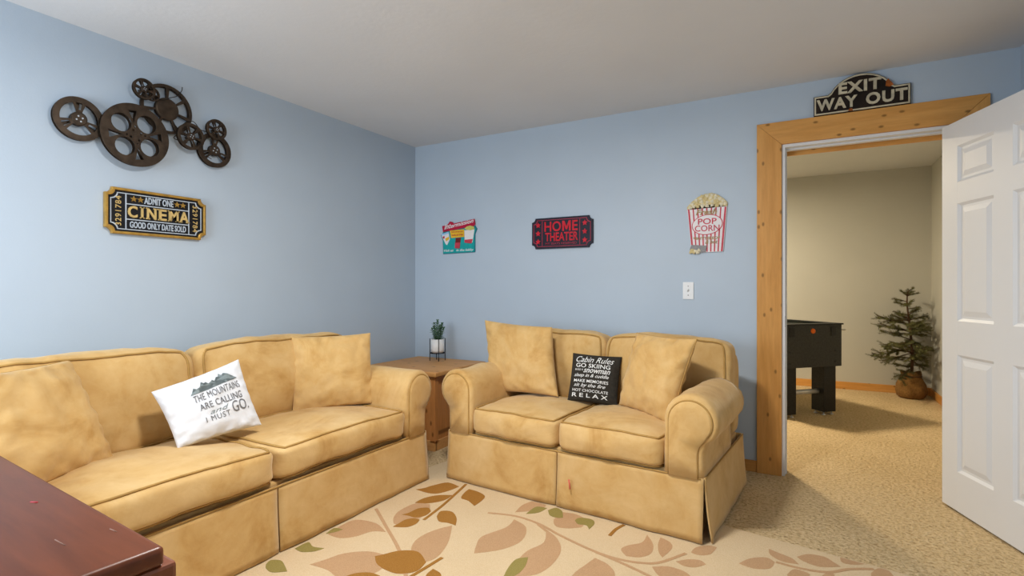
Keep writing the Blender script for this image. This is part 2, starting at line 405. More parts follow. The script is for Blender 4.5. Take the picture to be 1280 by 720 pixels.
def door_panel(x0, x1, z0, z1):
    rings = [(0.0, 0.0), (0.006, 0.004), (0.014, 0.0095), (0.026, 0.0095), (0.052, 0.002)]
    V = []; F = []
    for side in (0, 1):
        base = len(V)
        for i, d in rings:
            y = d if side == 0 else DT-d
            V += [(x0+i, y, z0+i), (x1-i, y, z0+i), (x1-i, y, z1-i), (x0+i, y, z1-i)]
        for k in range(len(rings)-1):
            for q in range(4):
                a = base+k*4+q; b2 = base+k*4+(q+1) % 4
                F.append((a, b2, b2+4, a+4))
        e = base+(len(rings)-1)*4; F.append((e, e+1, e+2, e+3))
    n = len(rings)*4
    for q in range(4): F.append((q, (q+1) % 4, n+(q+1) % 4, n+q))
    mesh('panel', V, F, 'door_white', dr)
for a, b_ in ((1, 2), (3, 4)):
    for c, d in ((1, 2), (3, 4), (5, 6)): door_panel(sx[a], sx[b_], zz[c], zz[d])
for s, y in ((-1, 0.0),):
    V = []
    prof = [(0.026, 0.0), (0.026, 0.006), (0.012, 0.010), (0.011, 0.028), (0.024, 0.036), (0.028, 0.048), (0.022, 0.060), (0.006, 0.064)]
    n = 20; F = []
    for r, h_ in prof:
        for k in range(n): V.append((DWD-0.06+r*math.cos(2*PI*k/n), y+s*h_, 0.965+r*math.sin(2*PI*k/n)))
    for i in range(len(prof)-1):
        for k in range(n): F.append((i*n+k, i*n+(k+1) % n, (i+1)*n+(k+1) % n, (i+1)*n+k))
    F.append(tuple((len(prof)-1)*n+k for k in range(n)))
    mesh('knob', V, F, 'brass_dull', dr, True)
for z in (0.22, 1.05, 1.83):
    lathe('hinge', [(0.006, 0), (0.006, 0.09)], 'brass_dull', dr, (0.002, DT+0.007, z), 10)

# ================================================================ ceiling lamps
def dome_lamp(loc, label, power, color, rad=0.17):
    t = thing('ceiling_light', label, 'lamp', loc, 0)
    lathe('lamp_base', [(rad*0.72, -0.02), (rad*0.78, -0.018), (rad*0.80, 0.0)], 'brass_dull', t, (0, 0, 0), 28)
    lathe('lamp_shade', [(0.012, -0.095), (rad*0.35, -0.090), (rad*0.68, -0.072), (rad*0.92, -0.045), (rad, -0.020)], 'lamp_glass', t, (0, 0, 0), 28)
    # the bowl throws its light downwards
    d = bpy.data.lights.new('ceiling_lamp_offscreen', 'AREA'); d.shape = 'DISK'; d.size = 0.30; d.energy = power; d.color = color
    l = bpy.data.objects.new('ceiling_lamp_offscreen', d); COL.objects.link(l); l.parent = t; l.location = (0, 0, -0.11)
    return t
dome_lamp((2.00, -2.35, H), 'round glass dome lamp on the textured white ceiling', 49, (1.0, 0.97, 0.93))
dome_lamp((1.95, 1.95, NH), 'round glass dome lamp above the foosball table', 86, (1.0, 0.84, 0.60))

# ================================================================ rug
RUG = bpy.data.objects.new('area_rug', None)
RUG.empty_display_size = 0.1; COL.objects.link(RUG)
RUG.location = (2.728, -0.946, 0); RUG.rotation_euler = (0, 0, math.radians(-9.047))
tag(RUG, 'cream area rug with brown, mauve and olive leaf vines under both sofas', 'rug')
RT = 0.011
box('pile', (-1.775, -3.05, 0.0), (0.93, 0.0, RT), 'rug_cream', RUG, 0.004, 2)
MOTIF = {'b': 'rug_brown', 'm': 'rug_mauve', 'g': 'rug_green'}
LEAVES=[
 ('b',(-1.383, -0.443),(-1.548, -0.628),[(-1.48, -0.438), (-1.514, -0.519), (-1.526, -0.587)],[(-1.385, -0.515), (-1.406, -0.591), (-1.457, -0.621)]),
 ('b',(-1.324, -0.56),(-1.409, -0.758),[(-1.386, -0.61), (-1.416, -0.687)],[(-1.309, -0.638), (-1.348, -0.72)]),
 ('b',(-1.26, -0.781),(-1.346, -0.902),[(-1.303, -0.761), (-1.338, -0.8), (-1.335, -0.865)],[(-1.244, -0.83), (-1.262, -0.88), (-1.312, -0.89)]),
 ('b',(-1.229, -0.886),(-1.274, -1.018),[(-1.264, -0.892), (-1.286, -0.932), (-1.278, -0.983)],[(-1.209, -0.929), (-1.214, -0.974), (-1.243, -1.0)]),
 ('b',(-1.31, -0.436),(-1.128, -0.59),[(-1.242, -0.433), (-1.17, -0.457), (-1.141, -0.522)],[(-1.297, -0.484), (-1.258, -0.556), (-1.202, -0.56)]),
 ('b',(-1.192, -0.804),(-1.043, -0.82),[(-1.219, -0.748), (-1.169, -0.718), (-1.095, -0.759)],[(-1.14, -0.838), (-1.092, -0.822)]),
 ('b',(-0.897, -1.147),(-1.108, -1.251),[(-0.991, -1.109), (-1.061, -1.151), (-1.091, -1.216)],[(-0.876, -1.222), (-0.928, -1.283), (-1.037, -1.289)]),
 ('b',(-0.964, -1.335),(-1.073, -1.434),[(-1.015, -1.345), (-1.057, -1.383)],[(-0.962, -1.385), (-1.006, -1.419)]),
 ('b',(-0.835, -1.166),(-0.729, -1.228),[(-0.779, -1.174)],[(-0.821, -1.217), (-0.787, -1.237)]),
 ('m',(-1.33, -0.722),(-1.301, -0.992),[(-1.399, -0.76), (-1.396, -0.872), (-1.355, -0.948)],[(-1.262, -0.798), (-1.237, -0.928), (-1.258, -0.987)]),
 ('m',(-1.256, -1.075),(-1.451, -1.26),[(-1.37, -1.046), (-1.48, -1.084), (-1.481, -1.175)],[(-1.313, -1.112), (-1.33, -1.19), (-1.375, -1.246)]),
 ('m',(-1.057, -0.83),(-0.936, -1.158),[(-0.96, -0.948), (-0.899, -1.064), (-0.896, -1.137)],[(-1.088, -0.92), (-1.087, -1.024), (-1.033, -1.112)]),
 ('m',(-1.091, -1.216),(-1.268, -1.462),[(-1.168, -1.242), (-1.236, -1.319), (-1.252, -1.396)],[(-1.004, -1.294), (-1.012, -1.377), (-1.056, -1.449), (-1.167, -1.441)]),
 ('m',(-0.86, -0.588),(-0.788, -0.965),[(-0.76, -0.621), (-0.695, -0.74), (-0.714, -0.861)],[(-0.836, -0.682), (-0.866, -0.824), (-0.824, -0.913)]),
 ('g',(-1.444, -1.43),(-1.345, -1.347),[(-1.453, -1.361), (-1.397, -1.37)],[(-1.392, -1.426), (-1.355, -1.39)]),
 ('g',(-1.414, -1.576),(-1.292, -1.55),[(-1.43, -1.547), (-1.393, -1.522), (-1.336, -1.535)],[(-1.383, -1.592), (-1.333, -1.592)]),
 ('g',(-1.439, -1.187),(-1.462, -1.264),[(-1.484, -1.206)],[(-1.443, -1.222)]),
 ('m',(-0.671, -0.579),(-0.536, -1.002),[(-0.579, -0.623), (-0.503, -0.706), (-0.467, -0.83), (-0.475, -0.935)],[(-0.605, -0.693), (-0.618, -0.797), (-0.6, -0.892)]),
 ('g',(-0.581, -0.846),(-0.569, -1.027),[(-0.547, -0.913), (-0.535, -0.991)],[(-0.612, -0.891), (-0.594, -0.969)]),
 ('m',(-0.352, -0.671),(-0.351, -0.875),[(-0.283, -0.684), (-0.223, -0.736), (-0.211, -0.818)],[(-0.355, -0.741), (-0.359, -0.815)]),
 ('g',(-0.787, -0.393),(-0.677, -0.42),[(-0.771, -0.341), (-0.723, -0.357)],[(-0.745, -0.437), (-0.7, -0.439)]),
 ('m',(-0.713, -0.365),(-0.547, -0.453),[(-0.647, -0.344), (-0.57, -0.373)],[(-0.703, -0.463), (-0.651, -0.522), (-0.594, -0.504)]),
 ('g',(-0.614, -0.408),(-0.508, -0.451),[(-0.609, -0.368), (-0.556, -0.348), (-0.52, -0.376)],[(-0.579, -0.436), (-0.541, -0.421)]),
 ('g',(-0.806, -0.375),(-0.851, -0.499),[(-0.861, -0.396)],[(-0.811, -0.449)]),
 ('m',(-0.923, -0.349),(-0.908, -0.519),[(-0.832, -0.346), (-0.837, -0.431)],[(-0.933, -0.426)]),
 ('m',(-0.265, -0.33),(-0.254, -0.573),[(-0.204, -0.401), (-0.178, -0.484), (-0.202, -0.546)],[(-0.252, -0.415), (-0.29, -0.48), (-0.298, -0.533)]),
 ('m',(-0.205, -0.315),(-0.125, -0.486),[(-0.151, -0.335), (-0.123, -0.383)],[(-0.187, -0.387), (-0.155, -0.454)]),
 ('m',(-0.129, -0.588),(0.036, -0.569),[(-0.078, -0.543), (-0.011, -0.539)],[(-0.074, -0.638), (-0.018, -0.631)]),
 ('m',(-0.067, -0.483),(0.042, -0.428),[(-0.032, -0.434), (0.011, -0.41)],[(-0.026, -0.498), (0.016, -0.478)]),
 ('m',(-0.044, -0.366),(0.032, -0.249),[(-0.042, -0.308), (-0.006, -0.256)],[(-0.012, -0.37), (0.028, -0.333)]),
 ('m',(0.266, -0.23),(0.148, -0.334),[(0.227, -0.209), (0.174, -0.261)],[(0.261, -0.296), (0.216, -0.335), (0.179, -0.34)]),
 ('m',(0.218, -0.119),(0.349, -0.185),[(0.266, -0.134), (0.316, -0.148)],[(0.234, -0.17), (0.288, -0.203)]),
 ('m',(0.33, -0.121),(0.491, -0.098),[(0.364, -0.064), (0.423, -0.047), (0.463, -0.075)],[(0.361, -0.145), (0.422, -0.153)]),
 ('m',(0.478, -0.011),(0.573, -0.002),[(0.52, 0.002)],[(0.49, -0.054), (0.532, -0.046)]),
 ('m',(0.326, -0.303),(0.4, -0.245),[(0.34, -0.242), (0.377, -0.235)],[(0.354, -0.356), (0.391, -0.326)]),
 ('m',(0.593, -0.083),(0.668, -0.052),[(0.613, -0.018), (0.647, -0.011)],[(0.607, -0.137), (0.652, -0.12)]),
 ('m',(0.439, -0.224),(0.48, -0.186),[(0.458, -0.179)],[(0.463, -0.242)]),
]
STEMS=[
 ('b',[(-1.377, -0.39), (-1.271, -0.675), (-1.212, -0.873)]),
 ('b',[(-0.871, -1.078), (-0.866, -1.165), (-0.861, -1.277)]),
 ('m',[(-1.511, -0.938), (-1.303, -1.037), (-1.067, -1.151), (-0.879, -1.272)]),
 ('m',[(-1.014, -0.611), (-0.875, -0.553), (-0.725, -0.553), (-0.585, -0.589), (-0.395, -0.621), (-0.279, -0.619), (-0.182, -0.588), (-0.117, -0.533), (-0.058, -0.389)]),
 ('m',[(-0.372, -0.625), (-0.25, -0.637), (-0.115, -0.66), (-0.02, -0.687)]),
 ('m',[(-0.733, -0.559), (-0.656, -0.594)]),
 ('b',[(-0.397, -0.302), (-0.406, -0.369), (-0.399, -0.448)]),
 ('m',[(0.269, -0.225), (0.359, -0.218), (0.454, -0.182), (0.52, -0.10), (0.60, -0.035)]),
]

def leaf_mesh(base, tip, s1, s2):
    a = catmull([(*base, 0)]+[(*p, 0) for p in s1]+[(*tip, 0)], 4)
    b_ = catmull([(*tip, 0)]+[(*p, 0) for p in s2[::-1]]+[(*base, 0)], 4)
    return [(p.x, min(p.y, -0.010)) for p in a[:-1]+b_[:-1]]
HZ = {'m': 0.0008, 'b': 0.0016, 'g': 0.0016}
def motif(name, poly, k, dz=0.0):
    V, F = shape_data([poly], 0, 0.002)
    V = [(x, z, RT-0.001+(0.001+HZ[k]+dz if y < 0.001 else 0)) for x, y, z in V]
    return mesh(name, V, F, MOTIF[k], RUG)
def strip(pts, w):
    c = catmull([(*p, 0) for p in pts], 6); L = []; R = []
    for i, p in enumerate(c):
        t_ = (c[min(i+1, len(c)-1)]-c[max(i-1, 0)]).normalized(); nrm = Vector((-t_.y, t_.x, 0))
        L.append(p+nrm*w/2); R.append(p-nrm*w/2)
    return [(p.x, min(p.y, -0.010)) for p in L+R[::-1]]
for k, b_, tp, s1, s2 in LEAVES: motif('leaf_motif', leaf_mesh(b_, tp, s1, s2), k)
for i, (k, pts) in enumerate(STEMS): motif('vine_motif', strip(pts, 0.016), k, 0.0002+0.00008*i)
# the pattern goes on over the rest of the rug
random.seed(4)
for ox, oy in ((0.35, -1.05), (-0.75, -0.98)):
    for k, b_, tp, s1, s2 in LEAVES:
        f = lambda p: (p[0]+ox, p[1]+oy)
        pts = [f(q) for q in [b_, tp]+s1+s2]
        if all(-1.7 < q[0] < 0.9 and -2.38 < q[1] < -1.45 for q in pts) and all(q[0] > -0.95 for q in pts):
            if ox > 0 and any(q[0] < -0.25 for q in pts): continue
            if ox < 0 and any(q[0] > -0.27 for q in pts): continue
            motif('leaf_motif', leaf_mesh(f(b_), f(tp), [f(q) for q in s1], [f(q) for q in s2]), k)

# ================================================================ upholstered sofas
def cube_surface(n):
    idx = {}; V = []; F = []
    def vid(p):
        k = tuple(round(x*n) for x in p)
        if k not in idx: idx[k] = len(V); V.append(p)
        return idx[k]
    rng = range(n)
    for ax in range(3):
        for s in (-1, 1):
            for i in rng:
                for j in rng:
                    q = []
                    for di, dj in ((0, 0), (1, 0), (1, 1), (0, 1)):
                        p = [0, 0, 0]; p[ax] = s; p[(ax+1) % 3] = -1+2*(i+di)/n; p[(ax+2) % 3] = -1+2*(j+dj)/n
                        q.append(vid(tuple(p)))
                    F.append(tuple(q if s > 0 else q[::-1]))
    return V, F
CUBE = cube_surface(22)
def cushion(name, c, h, crown, mat, parent, p=9.0, tilt=0.0, amp=0.006, seed=0, welt='z', sag=None, wrinkle=0.0):
    """soft boxed cushion: rounded box with bulged faces, slight lumps, piping round two of its faces"""
    so = Vector((seed*7.31, seed*3.17, seed*1.9))
    R = Matrix.Rotation(tilt, 3, 'X')
    def f(a):
        n = sum(abs(x)**p for x in a)**(1/p); m_ = max(abs(x) for x in a)
        q = Vector(a)*(m_/n if n else 0)
        P = Vector((q.x*h[0], q.y*h[1], q.z*h[2]))
        P.x += q.x*crown[0]*(1-q.y**2)*(1-q.z**2); P.y += q.y*crown[1]*(1-q.x**2)*(1-q.z**2)
        P.z += max(0.0, q.z)*crown[2]*(1-q.x**2)*(1-q.y**2)
        d = Vector(q); d.normalize()
        P += d*amp*(noise.noise(P*5+so)+0.6*noise.noise(P*13+so))
        if wrinkle:
            wv = noise.noise(Vector((P.x*11+P.z*3, P.z*2.2+P.x, P.y*2))+so*2)
            P.y -= wrinkle*max(0.0, wv-0.05)*(1-q.x**2)*(1 if q.y < 0 else 0)*(0.5+0.5*abs(q.z))
        if sag: P.z += sag(q)
        P = R @ P
        return P+Vector(c)
    V = [f(v) for v in CUBE[0]]
    o = mesh(name, V, CUBE[1], mat, parent, True, False)
    N = 22
    ring = [(-1+2*i/N, -1) for i in range(N)]+[(1, -1+2*i/N) for i in range(N)]+[(1-2*i/N, 1) for i in range(N)]+[(-1, 1-2*i/N) for i in range(N)]
    for s in (1, -1):
        if welt == 'z': pts = [f((a, b_, s)) for a, b_ in ring]
        else: pts = [f((a, s, b_)) for a, b_ in ring]
        pts = [q_+R @ (Vector((a if abs(a) > 0.999 else 0, b_ if abs(b_) > 0.999 else 0, s)) if welt == 'z' else Vector((a if abs(a) > 0.999 else 0, s, b_ if abs(b_) > 0.999 else 0))).normalized()*0.0040 for q_, (a, b_) in zip(pts, ring)]
        V2, F2 = tube_data(pts, 0.0050, 6, True)
        mesh('piping', V2, F2, 'welt', o, True, False)
    return o
def skirt_panel(name, p0, p1, out, parent, z0, z1, flare, seed, mat='suede_skirt', n=28, curl=(0, 0)):
    p0, p1, out = Vector(p0), Vector(p1), Vector(out); L = (p1-p0).length; V = []; F = []; m_ = 10; th = 0.007
    for side in (0, 1):
        for j in range(m_+1):
            t = j/m_; z = z1+(z0-z1)*t
            for i in range(n+1):
                s = i/n; P = p0.lerp(p1, s)
                wv = 0.010*t*t*noise.noise(Vector((s*L*4+seed*5.3, t*1.2, seed))) + 0.004*t*noise.noise(Vector((s*L*11, seed*2.2, t*2)))
                e = 0
                if curl[0]: e += curl[0]*math.exp(-(s*L/0.05)**2)*t
                if curl[1]: e += curl[1]*math.exp(-((1-s)*L/0.05)**2)*t
                P = P + out*(flare*t**1.3+wv+e-(th if side else 0)); V.append((P.x, P.y, z))
    w = n+1; K = w*(m_+1)
    for j in range(m_):
        for i in range(n):
            a = j*w+i; F.append((a, a+1, a+w+1, a+w)); b_ = K+a; F.append((b_, b_+w, b_+w+1, b_+1))
    for i in range(n): F.append((i, K+i, K+i+1, i+1)); a = m_*w+i; F.append((a, a+1, K+a+1, K+a))
    for j in range(m_):
        a = j*w; F.append((a, a+w, K+a+w, K+a)); a = j*w+n; F.append((a, K+a, K+a+w, a+w))
    return mesh(name, V, F, mat, parent, True)
def arm_section(I, s, ins=0.0):
    """outline of the rolled arm in x/z, s = side, ins = inset"""
    xc, zc, r = I+0.125, 0.557, 0.125-ins
    P = [(I+ins, 0.30), (I+ins, 0.42), (I+ins, 0.50)]
    for k in range(15):
        a = math.radians(180-k*(215/14)); P.append((xc+r*math.cos(a), zc+r*math.sin(a)))
    O = I+0.185-ins
    P += [(O+0.012, 0.462), (O, 0.42), (O, 0.36), (O, 0.30)]
    return [(s*x, z) for x, z in P]
def sofa(name, label, loc, rz, I, seed, group=None, sag=None):
    t = thing(name, label, 'sofa', loc, rz, group)
    YF, YB = -0.455, 0.46; O = I+0.185; zb = 0.0145
    box('frame', (-O+0.03, YF+0.03, zb), (O-0.03, YB-0.02, 0.315), 'suede', t, 0.01)
    # skirt: two front panels meeting in a kick pleat, two sides, back
    z0, z1 = 0.0165, 0.305
    skirt_panel('skirt_panel', (-O, YF, 0), (-0.004, YF, 0), (0, -1, 0), t, z0, z1, 0.020, seed+1, curl=(0, -0.010))
    skirt_panel('skirt_panel', (0.004, YF, 0), (O, YF, 0), (0, -1, 0), t, z0, z1, 0.020, seed+2, curl=(-0.006, 0.006))
    skirt_panel('pleat', (-0.07, YF+0.012, 0), (0.07, YF+0.012, 0), (0, -1, 0), t, z0, z1-0.01, 0.006, seed+3, n=8)
    skirt_panel('skirt_panel', (O+0.004, YF+0.01, 0), (O+0.004, YB, 0), (1, 0, 0), t, z0, z1, 0.022, seed+4, curl=(0.010, 0))
    skirt_panel('skirt_panel', (-O-0.004, YB, 0), (-O-0.004, YF+0.01, 0), (-1, 0, 0), t, z0, z1, 0.016, seed+5, curl=(0, 0.006))
    skirt_panel('skirt_panel', (O, YB, 0), (-O, YB, 0), (0, 1, 0), t, z0, z1, 0.012, seed+6)
    for x0, x1, y0, y1 in ((-O, O, YF-0.002, YF-0.002),):
        tube('skirt_piping', [(x0+0.012+(x1-x0-0.024)*k/20, y0+0.001, z1-0.003) for k in range(21)], 0.0038, 'welt', t, 6)
    for s in (-1, 1):
        tube('skirt_piping', [(s*(O+0.004), YF+0.02+(YB-YF-0.03)*k/12, z1-0.003) for k in range(13)], 0.0038, 'welt', t, 6)
    # rolled arms
    for s in (-1, 1):
        st = [(YF-0.001, 0.016), (YF+0.005, 0.006), (YF+0.018, 0.0)]+[(YF+0.018+(0.14-YF-0.018)*k/12, 0.0) for k in range(1, 13)]
        V = []; F = []; n = None
        for y, ins in st:
            sec = arm_section(I, s, ins); n = len(sec)
            for x, z in sec:
                P = Vector((x, y, z)); c0 = Vector((s*(I+0.12), y, 0.5)); d = (P-c0).normalized()
                am = 0.010*noise.noise(P*6+Vector((seed, s, 0)))+0.004*noise.noise(P*17)
                if z > 0.5: am += 0.004*math.sin(y*60+z*30)*math.exp(-((y-YF)/0.06)**2)
                k = 1.0 if z > 0.34 else 0.25
                V.append(P+d*am*k*(0.35 if y < YF+0.02 else 1))
        for i in range(len(st)-1):
            for k in range(n):
                F.append((i*n+k, i*n+(k+1) % n, (i+1)*n+(k+1) % n, (i+1)*n+k))
        F.append(tuple(range(n))); F.append(tuple((len(st)-1)*n+k for k in range(n)))
        a = mesh('arm', V, F, 'suede', t, True)
        sec = arm_section(I, s, 0.026)
        sec = sec[0:1]+sec[1:]
        V = []; F = []; n = len(sec); cx = s*(I+0.11)
        for y, k in ((YF-0.001, 1.0), (YF-0.007, 0.985), (YF-0.010, 0.90)):
            for x, z in sec: V.append((cx+(x-cx)*k, y, 0.305+(z-0.305)*(k if z > 0.31 else 1)))
        for i in range(2):
            for k in range(n): F.append((i*n+k, i*n+(k+1) % n, (i+1)*n+(k+1) % n, (i+1)*n+k))
        F.append(tuple(2*n+k for k in range(n)))
        pn = mesh('arm_panel', V, F, 'suede', a, True)
        tube('piping', catmull([(x, YF-0.003, z) for x, z in sec], 2), 0.0042, 'welt', a, 6)
    # back frame, back cushions, seat cushions
    cushion('back_frame', (0, 0.375, 0.555), (O-0.015, 0.075, 0.265), (0, 0.01, 0.02), 'suede', t, 11, 0.0, 0.006, seed+9, 'y')
    hw = (O-0.012)/2
    for s in (-1, 1):
        cushion('back_cushion', (s*hw, 0.245, 0.655), (hw+0.002, 0.098, 0.222), (0.0, 0.045, 0.022), 'suede', t, 8, math.radians(-9), 0.013, seed+11+s, 'y', None, 0.030)
    sw = I/2
    for s in (-1, 1):
        cushion('seat_cushion', (s*(sw+0.001), -0.175, 0.390), (sw+0.002, 0.302, 0.072), (0.0, 0.014, 0.040), 'suede', t, 10, 0.0, 0.011, seed+15+s, 'z', (lambda q, s=s: sag(q, s)) if sag else None)
    return t
LOVE = sofa('loveseat', 'tan suede two-seat loveseat with rolled arms and skirt beside the doorway', (1.94, -0.676, 0), math.radians(-4.56), 0.575, 3)
SOFA = sofa('long_sofa', 'long tan suede sofa with rolled arms under the film reels', (0.585, -2.19, 0), PI/2, 0.85, 21,
            sag=lambda q, s: 0.022*math.exp(-((q.y+1)/0.5)**2)*(1-q.x**2)*(0.75-0.25*q.z))
# red crayon mark on the loveseat skirt
tube('crayon_mark', [(0.085, -0.4815, 0.175), (0.090, -0.4835, 0.150), (0.094, -0.4860, 0.128)], 0.0045, 'crayon_red', LOVE, 6)

# ================================================================ throw pillows, each given by its four corners
class Pillow:
    def __init__(s, corners, T, pinch=0.07, seed=0, amp=0.006):
        s.c = [Vector(c) for c in corners]; s.T = T; s.k = pinch; s.seed = seed; s.amp = amp
        tl, tr, br, bl = s.c
        s.o = (tl+tr+br+bl)/4
        r = (tr+br-tl-bl).normalized(); u = (tl+tr-bl-br).normalized()
        s.n = r.cross(u).normalized()
    def at(s, u, v, side, off=0.0):
        u2 = u*(1-s.k*(1-v*v)*u*u); v2 = v*(1-s.k*(1-u*u)*v*v)
        tl, tr, br, bl = s.c; a, b_ = (u2+1)/2, (v2+1)/2
        P = (bl*(1-a)+br*a)*(1-b_)+(tl*(1-a)+tr*a)*b_
        e = max(0.0, (1-u*u)*(1-v*v))
        h = s.T*(e**0.42)
        q = Vector((u*2.1+s.seed*3.7, v*2.1, side*2.0+s.seed))
        w = s.amp*(noise.noise(q*1.3)*1.6+noise.noise(q*3.1)*0.7)*min(1, e*6)
        ed = math.exp(-((1-abs(u))/0.16)**2); ev = math.exp(-((1-abs(v))/0.16)**2)
        w += s.amp*0.75*(ed*math.sin(v*19+s.seed+2*u)+ev*math.sin(u*17+s.seed*2))*min(1, e*14)
        return P + s.n*(side*(h+w+off)) - s.o
def pillow(name, label, corners, T, mat, seed, pinch=0.07, amp=0.006, piping=None, n=44):
    p = Pillow(corners, T, pinch, seed, amp)
    V = []; F = []; w = n+1
    for side in (1, -1):
        b0 = len(V)
        for j in range(n+1):
            for i in range(n+1):
                u, v = math.sin(PI/2*(-1+2*i/n)), math.sin(PI/2*(-1+2*j/n)); V.append(p.at(u, v, side))
        for j in range(n):
            for i in range(n):
                a = b0+j*w+i; q = (a, a+1, a+w+1, a+w); F.append(q if side > 0 else q[::-1])
    me = bpy.data.meshes.new(name); me.from_pydata([tuple(x) for x in V], [], F)
    bm = bmesh.new(); bm.from_mesh(me); bmesh.ops.remove_doubles(bm, verts=bm.verts, dist=0.0006); bm.to_mesh(me); bm.free()
    o = link_mesh(name, me, mat, None, True); o.location = p.o
    tag(o, label, 'pillow')
    if piping:
        N = 24
        ring = [(-1+2*i/N, -1) for i in range(N)]+[(1, -1+2*i/N) for i in range(N)]+[(1-2*i/N, 1) for i in range(N)]+[(-1, 1-2*i/N) for i in range(N)]
        V2, F2 = tube_data([p.at(a, b_, 1) for a, b_ in ring], 0.004, 6, True); mesh('piping', V2, F2, piping, o, True, False)
    return o, p
def printed(name, o, p, V, F, mat, cuts=30, off=0.0028):
    """flat print (x, -, z in -1..1) cut into small cells and laid on the pillow's front"""
    me = bpy.data.meshes.new(name); me.from_pydata([(v[0], v[2], 0) for v in V], [], F)
    bm = bmesh.new(); bm.from_mesh(me)
    for k in range(1, cuts):
        c = -1+2*k/cuts
        for no in ((1, 0, 0), (0, 1, 0)):
            co = (c, 0, 0) if no[0] else (0, c, 0)
            bmesh.ops.bisect_plane(bm, geom=list(bm.verts)+list(bm.edges)+list(bm.faces), plane_co=co, plane_no=no)
    for v in bm.verts: v.co = p.at(max(-1, min(1, v.co.x)), max(-1, min(1, v.co.y)), 1, off)
    bm.to_mesh(me); bm.free()
    return link_mesh(name, me, mat, o, True)
def print_text(o, p, body, rc, mat, bold=0.0, shear=0.0, space=1.0, slope=0.0):
    V, F = text_front(body, rc, bold, shear, space)
    if slope: V = [(x, y, z+(x-rc[0])*slope) for x, y, z in V]
    return printed('lettering', o, p, V, F, mat)
def text_front(body, rc, bold, shear, space):
    cu = bpy.data.curves.new('t', 'FONT'); cu.body = body; cu.size = 1.0; cu.offset = bold; cu.shear = shear
    cu.space_character = space; cu.resolution_u = 3
    V, F = curve_data(cu, 0, 0)
    xs = [v[0] for v in V]; zs = [v[2] for v in V]; ax, bx_, az, bz = min(xs), max(xs), min(zs), max(zs)
    return [(rc[0]+(v[0]-ax)/(bx_-ax)*(rc[2]-rc[0]), 0, rc[1]+(v[2]-az)/(bz-az)*(rc[3]-rc[1])) for v in V], F

pillow('throw_pillow', 'tan suede throw pillow at the end of the long sofa by the dark table',
       [(0.613, -3.117, 0.875), (0.407, -2.703, 0.877), (0.580, -2.619, 0.472), (0.763, -3.044, 0.461)], 0.085, 'suede', 1, 0.05, 0.009, 'welt')
o, p = pillow('throw_pillow', 'white cotton pillow printed with grey mountains and lettering on the long sofa',
              [(0.572, -2.472, 0.721), (0.636, -2.109, 0.826), (0.791, -2.093, 0.52), (0.737, -2.45, 0.489)], 0.062, 'cotton_white', 2, 0.06, 0.007)
mt = [(-0.36, 0.345), (-0.27, 0.50), (-0.24, 0.56), (-0.19, 0.49), (-0.11, 0.52), (-0.04, 0.68), (0.01, 0.60), (0.05, 0.63), (0.10, 0.55), (0.18, 0.60), (0.21, 0.64), (0.25, 0.57), (0.33, 0.69), (0.37, 0.67), (0.41, 0.77), (0.46, 0.69), (0.52, 0.74), (0.60, 0.66), (0.80, 0.455)]
mt += [(0.62, 0.43), (0.4, 0.405), (0.2, 0.385), (0.0, 0.365), (-0.2, 0.355)]
V, F = shape_data([[(x-0.05, z) for x, z in mt]], 0, 0.001)
printed('mountain_print', o, p, [v for v in V], F, 'print_grey')
print_text(o, p, 'THE MOUNTAINS', (-0.38, 0.08, 0.75, 0.30), 'print_dark', 0.0, 0, 1.05, 0.07)
print_text(o, p, 'ARE CALLING', (-0.34, -0.20, 0.72, 0.00), 'print_dark', 0.006, 0, 1.05, 0.06)
print_text(o, p, 'and', (-0.16, -0.37, 0.30, -0.24), 'print_grey', 0.0, 0.45, 1.0, 0.06)
print_text(o, p, 'I MUST', (-0.30, -0.58, 0.28, -0.42), 'print_dark', 0.0, 0, 1.2, 0.05)
print_text(o, p, 'GO.', (0.36, -0.50, 0.80, -0.19), 'print_dark', 0.0, 0, 1.0, 0.05)
pillow('throw_pillow', 'tan suede throw pillow in the corner of the long sofa by the end table',
       [(0.398, -1.619, 0.885), (0.669, -1.245, 0.893), (0.779, -1.324, 0.476), (0.504, -1.694, 0.457)], 0.080, 'suede', 5, 0.045, 0.009)
pillow('throw_pillow', 'tan suede throw pillow on the loveseat seat next to the end table',
       [(1.115, -0.6, 0.953), (1.629, -0.6, 0.922), (1.737, -0.74, 0.506), (1.24, -0.72, 0.49)], 0.080, 'suede', 7, 0.045, 0.009)
o, p = pillow('throw_pillow', 'small black pillow with white cabin rules lettering on the loveseat',
              [(1.786, -0.625, 0.767), (2.082, -0.560, 0.753), (2.09, -0.674, 0.469), (1.792, -0.729, 0.489)], 0.050, 'cotton_black', 8, 0.04, 0.003)
rows = [('Cabin Rules', 0.60, 0.86, -0.80, 0.74, 0.0, 0.45), ('GO SKIING', 0.37, 0.55, -0.78, 0.62, 0.012, 0), ('BUILD A', 0.24, 0.31, -0.80, -0.46, 0.01, 0), ('snowman', 0.16, 0.32, -0.44, 0.64, 0.012, 0.4),
        ('sleep in & cuddle', -0.06, 0.12, -0.82, 0.60, 0.008, 0.4), ('MAKE MEMORIES', -0.24, -0.12, -0.80, 0.60, 0.01, 0),
        ('sit by the fire', -0.46, -0.28, -0.78, 0.50, 0.008, 0.4), ('HOT CHOCOLATE', -0.62, -0.51, -0.82, 0.62, 0.01, 0), ('R E L A X', -0.84, -0.68, -0.82, 0.62, 0.014, 0)]
for body, z0, z1, x0, x1, bo, sh in rows: print_text(o, p, body, (x0, z0, x1, z1), 'print_white', bo, sh)
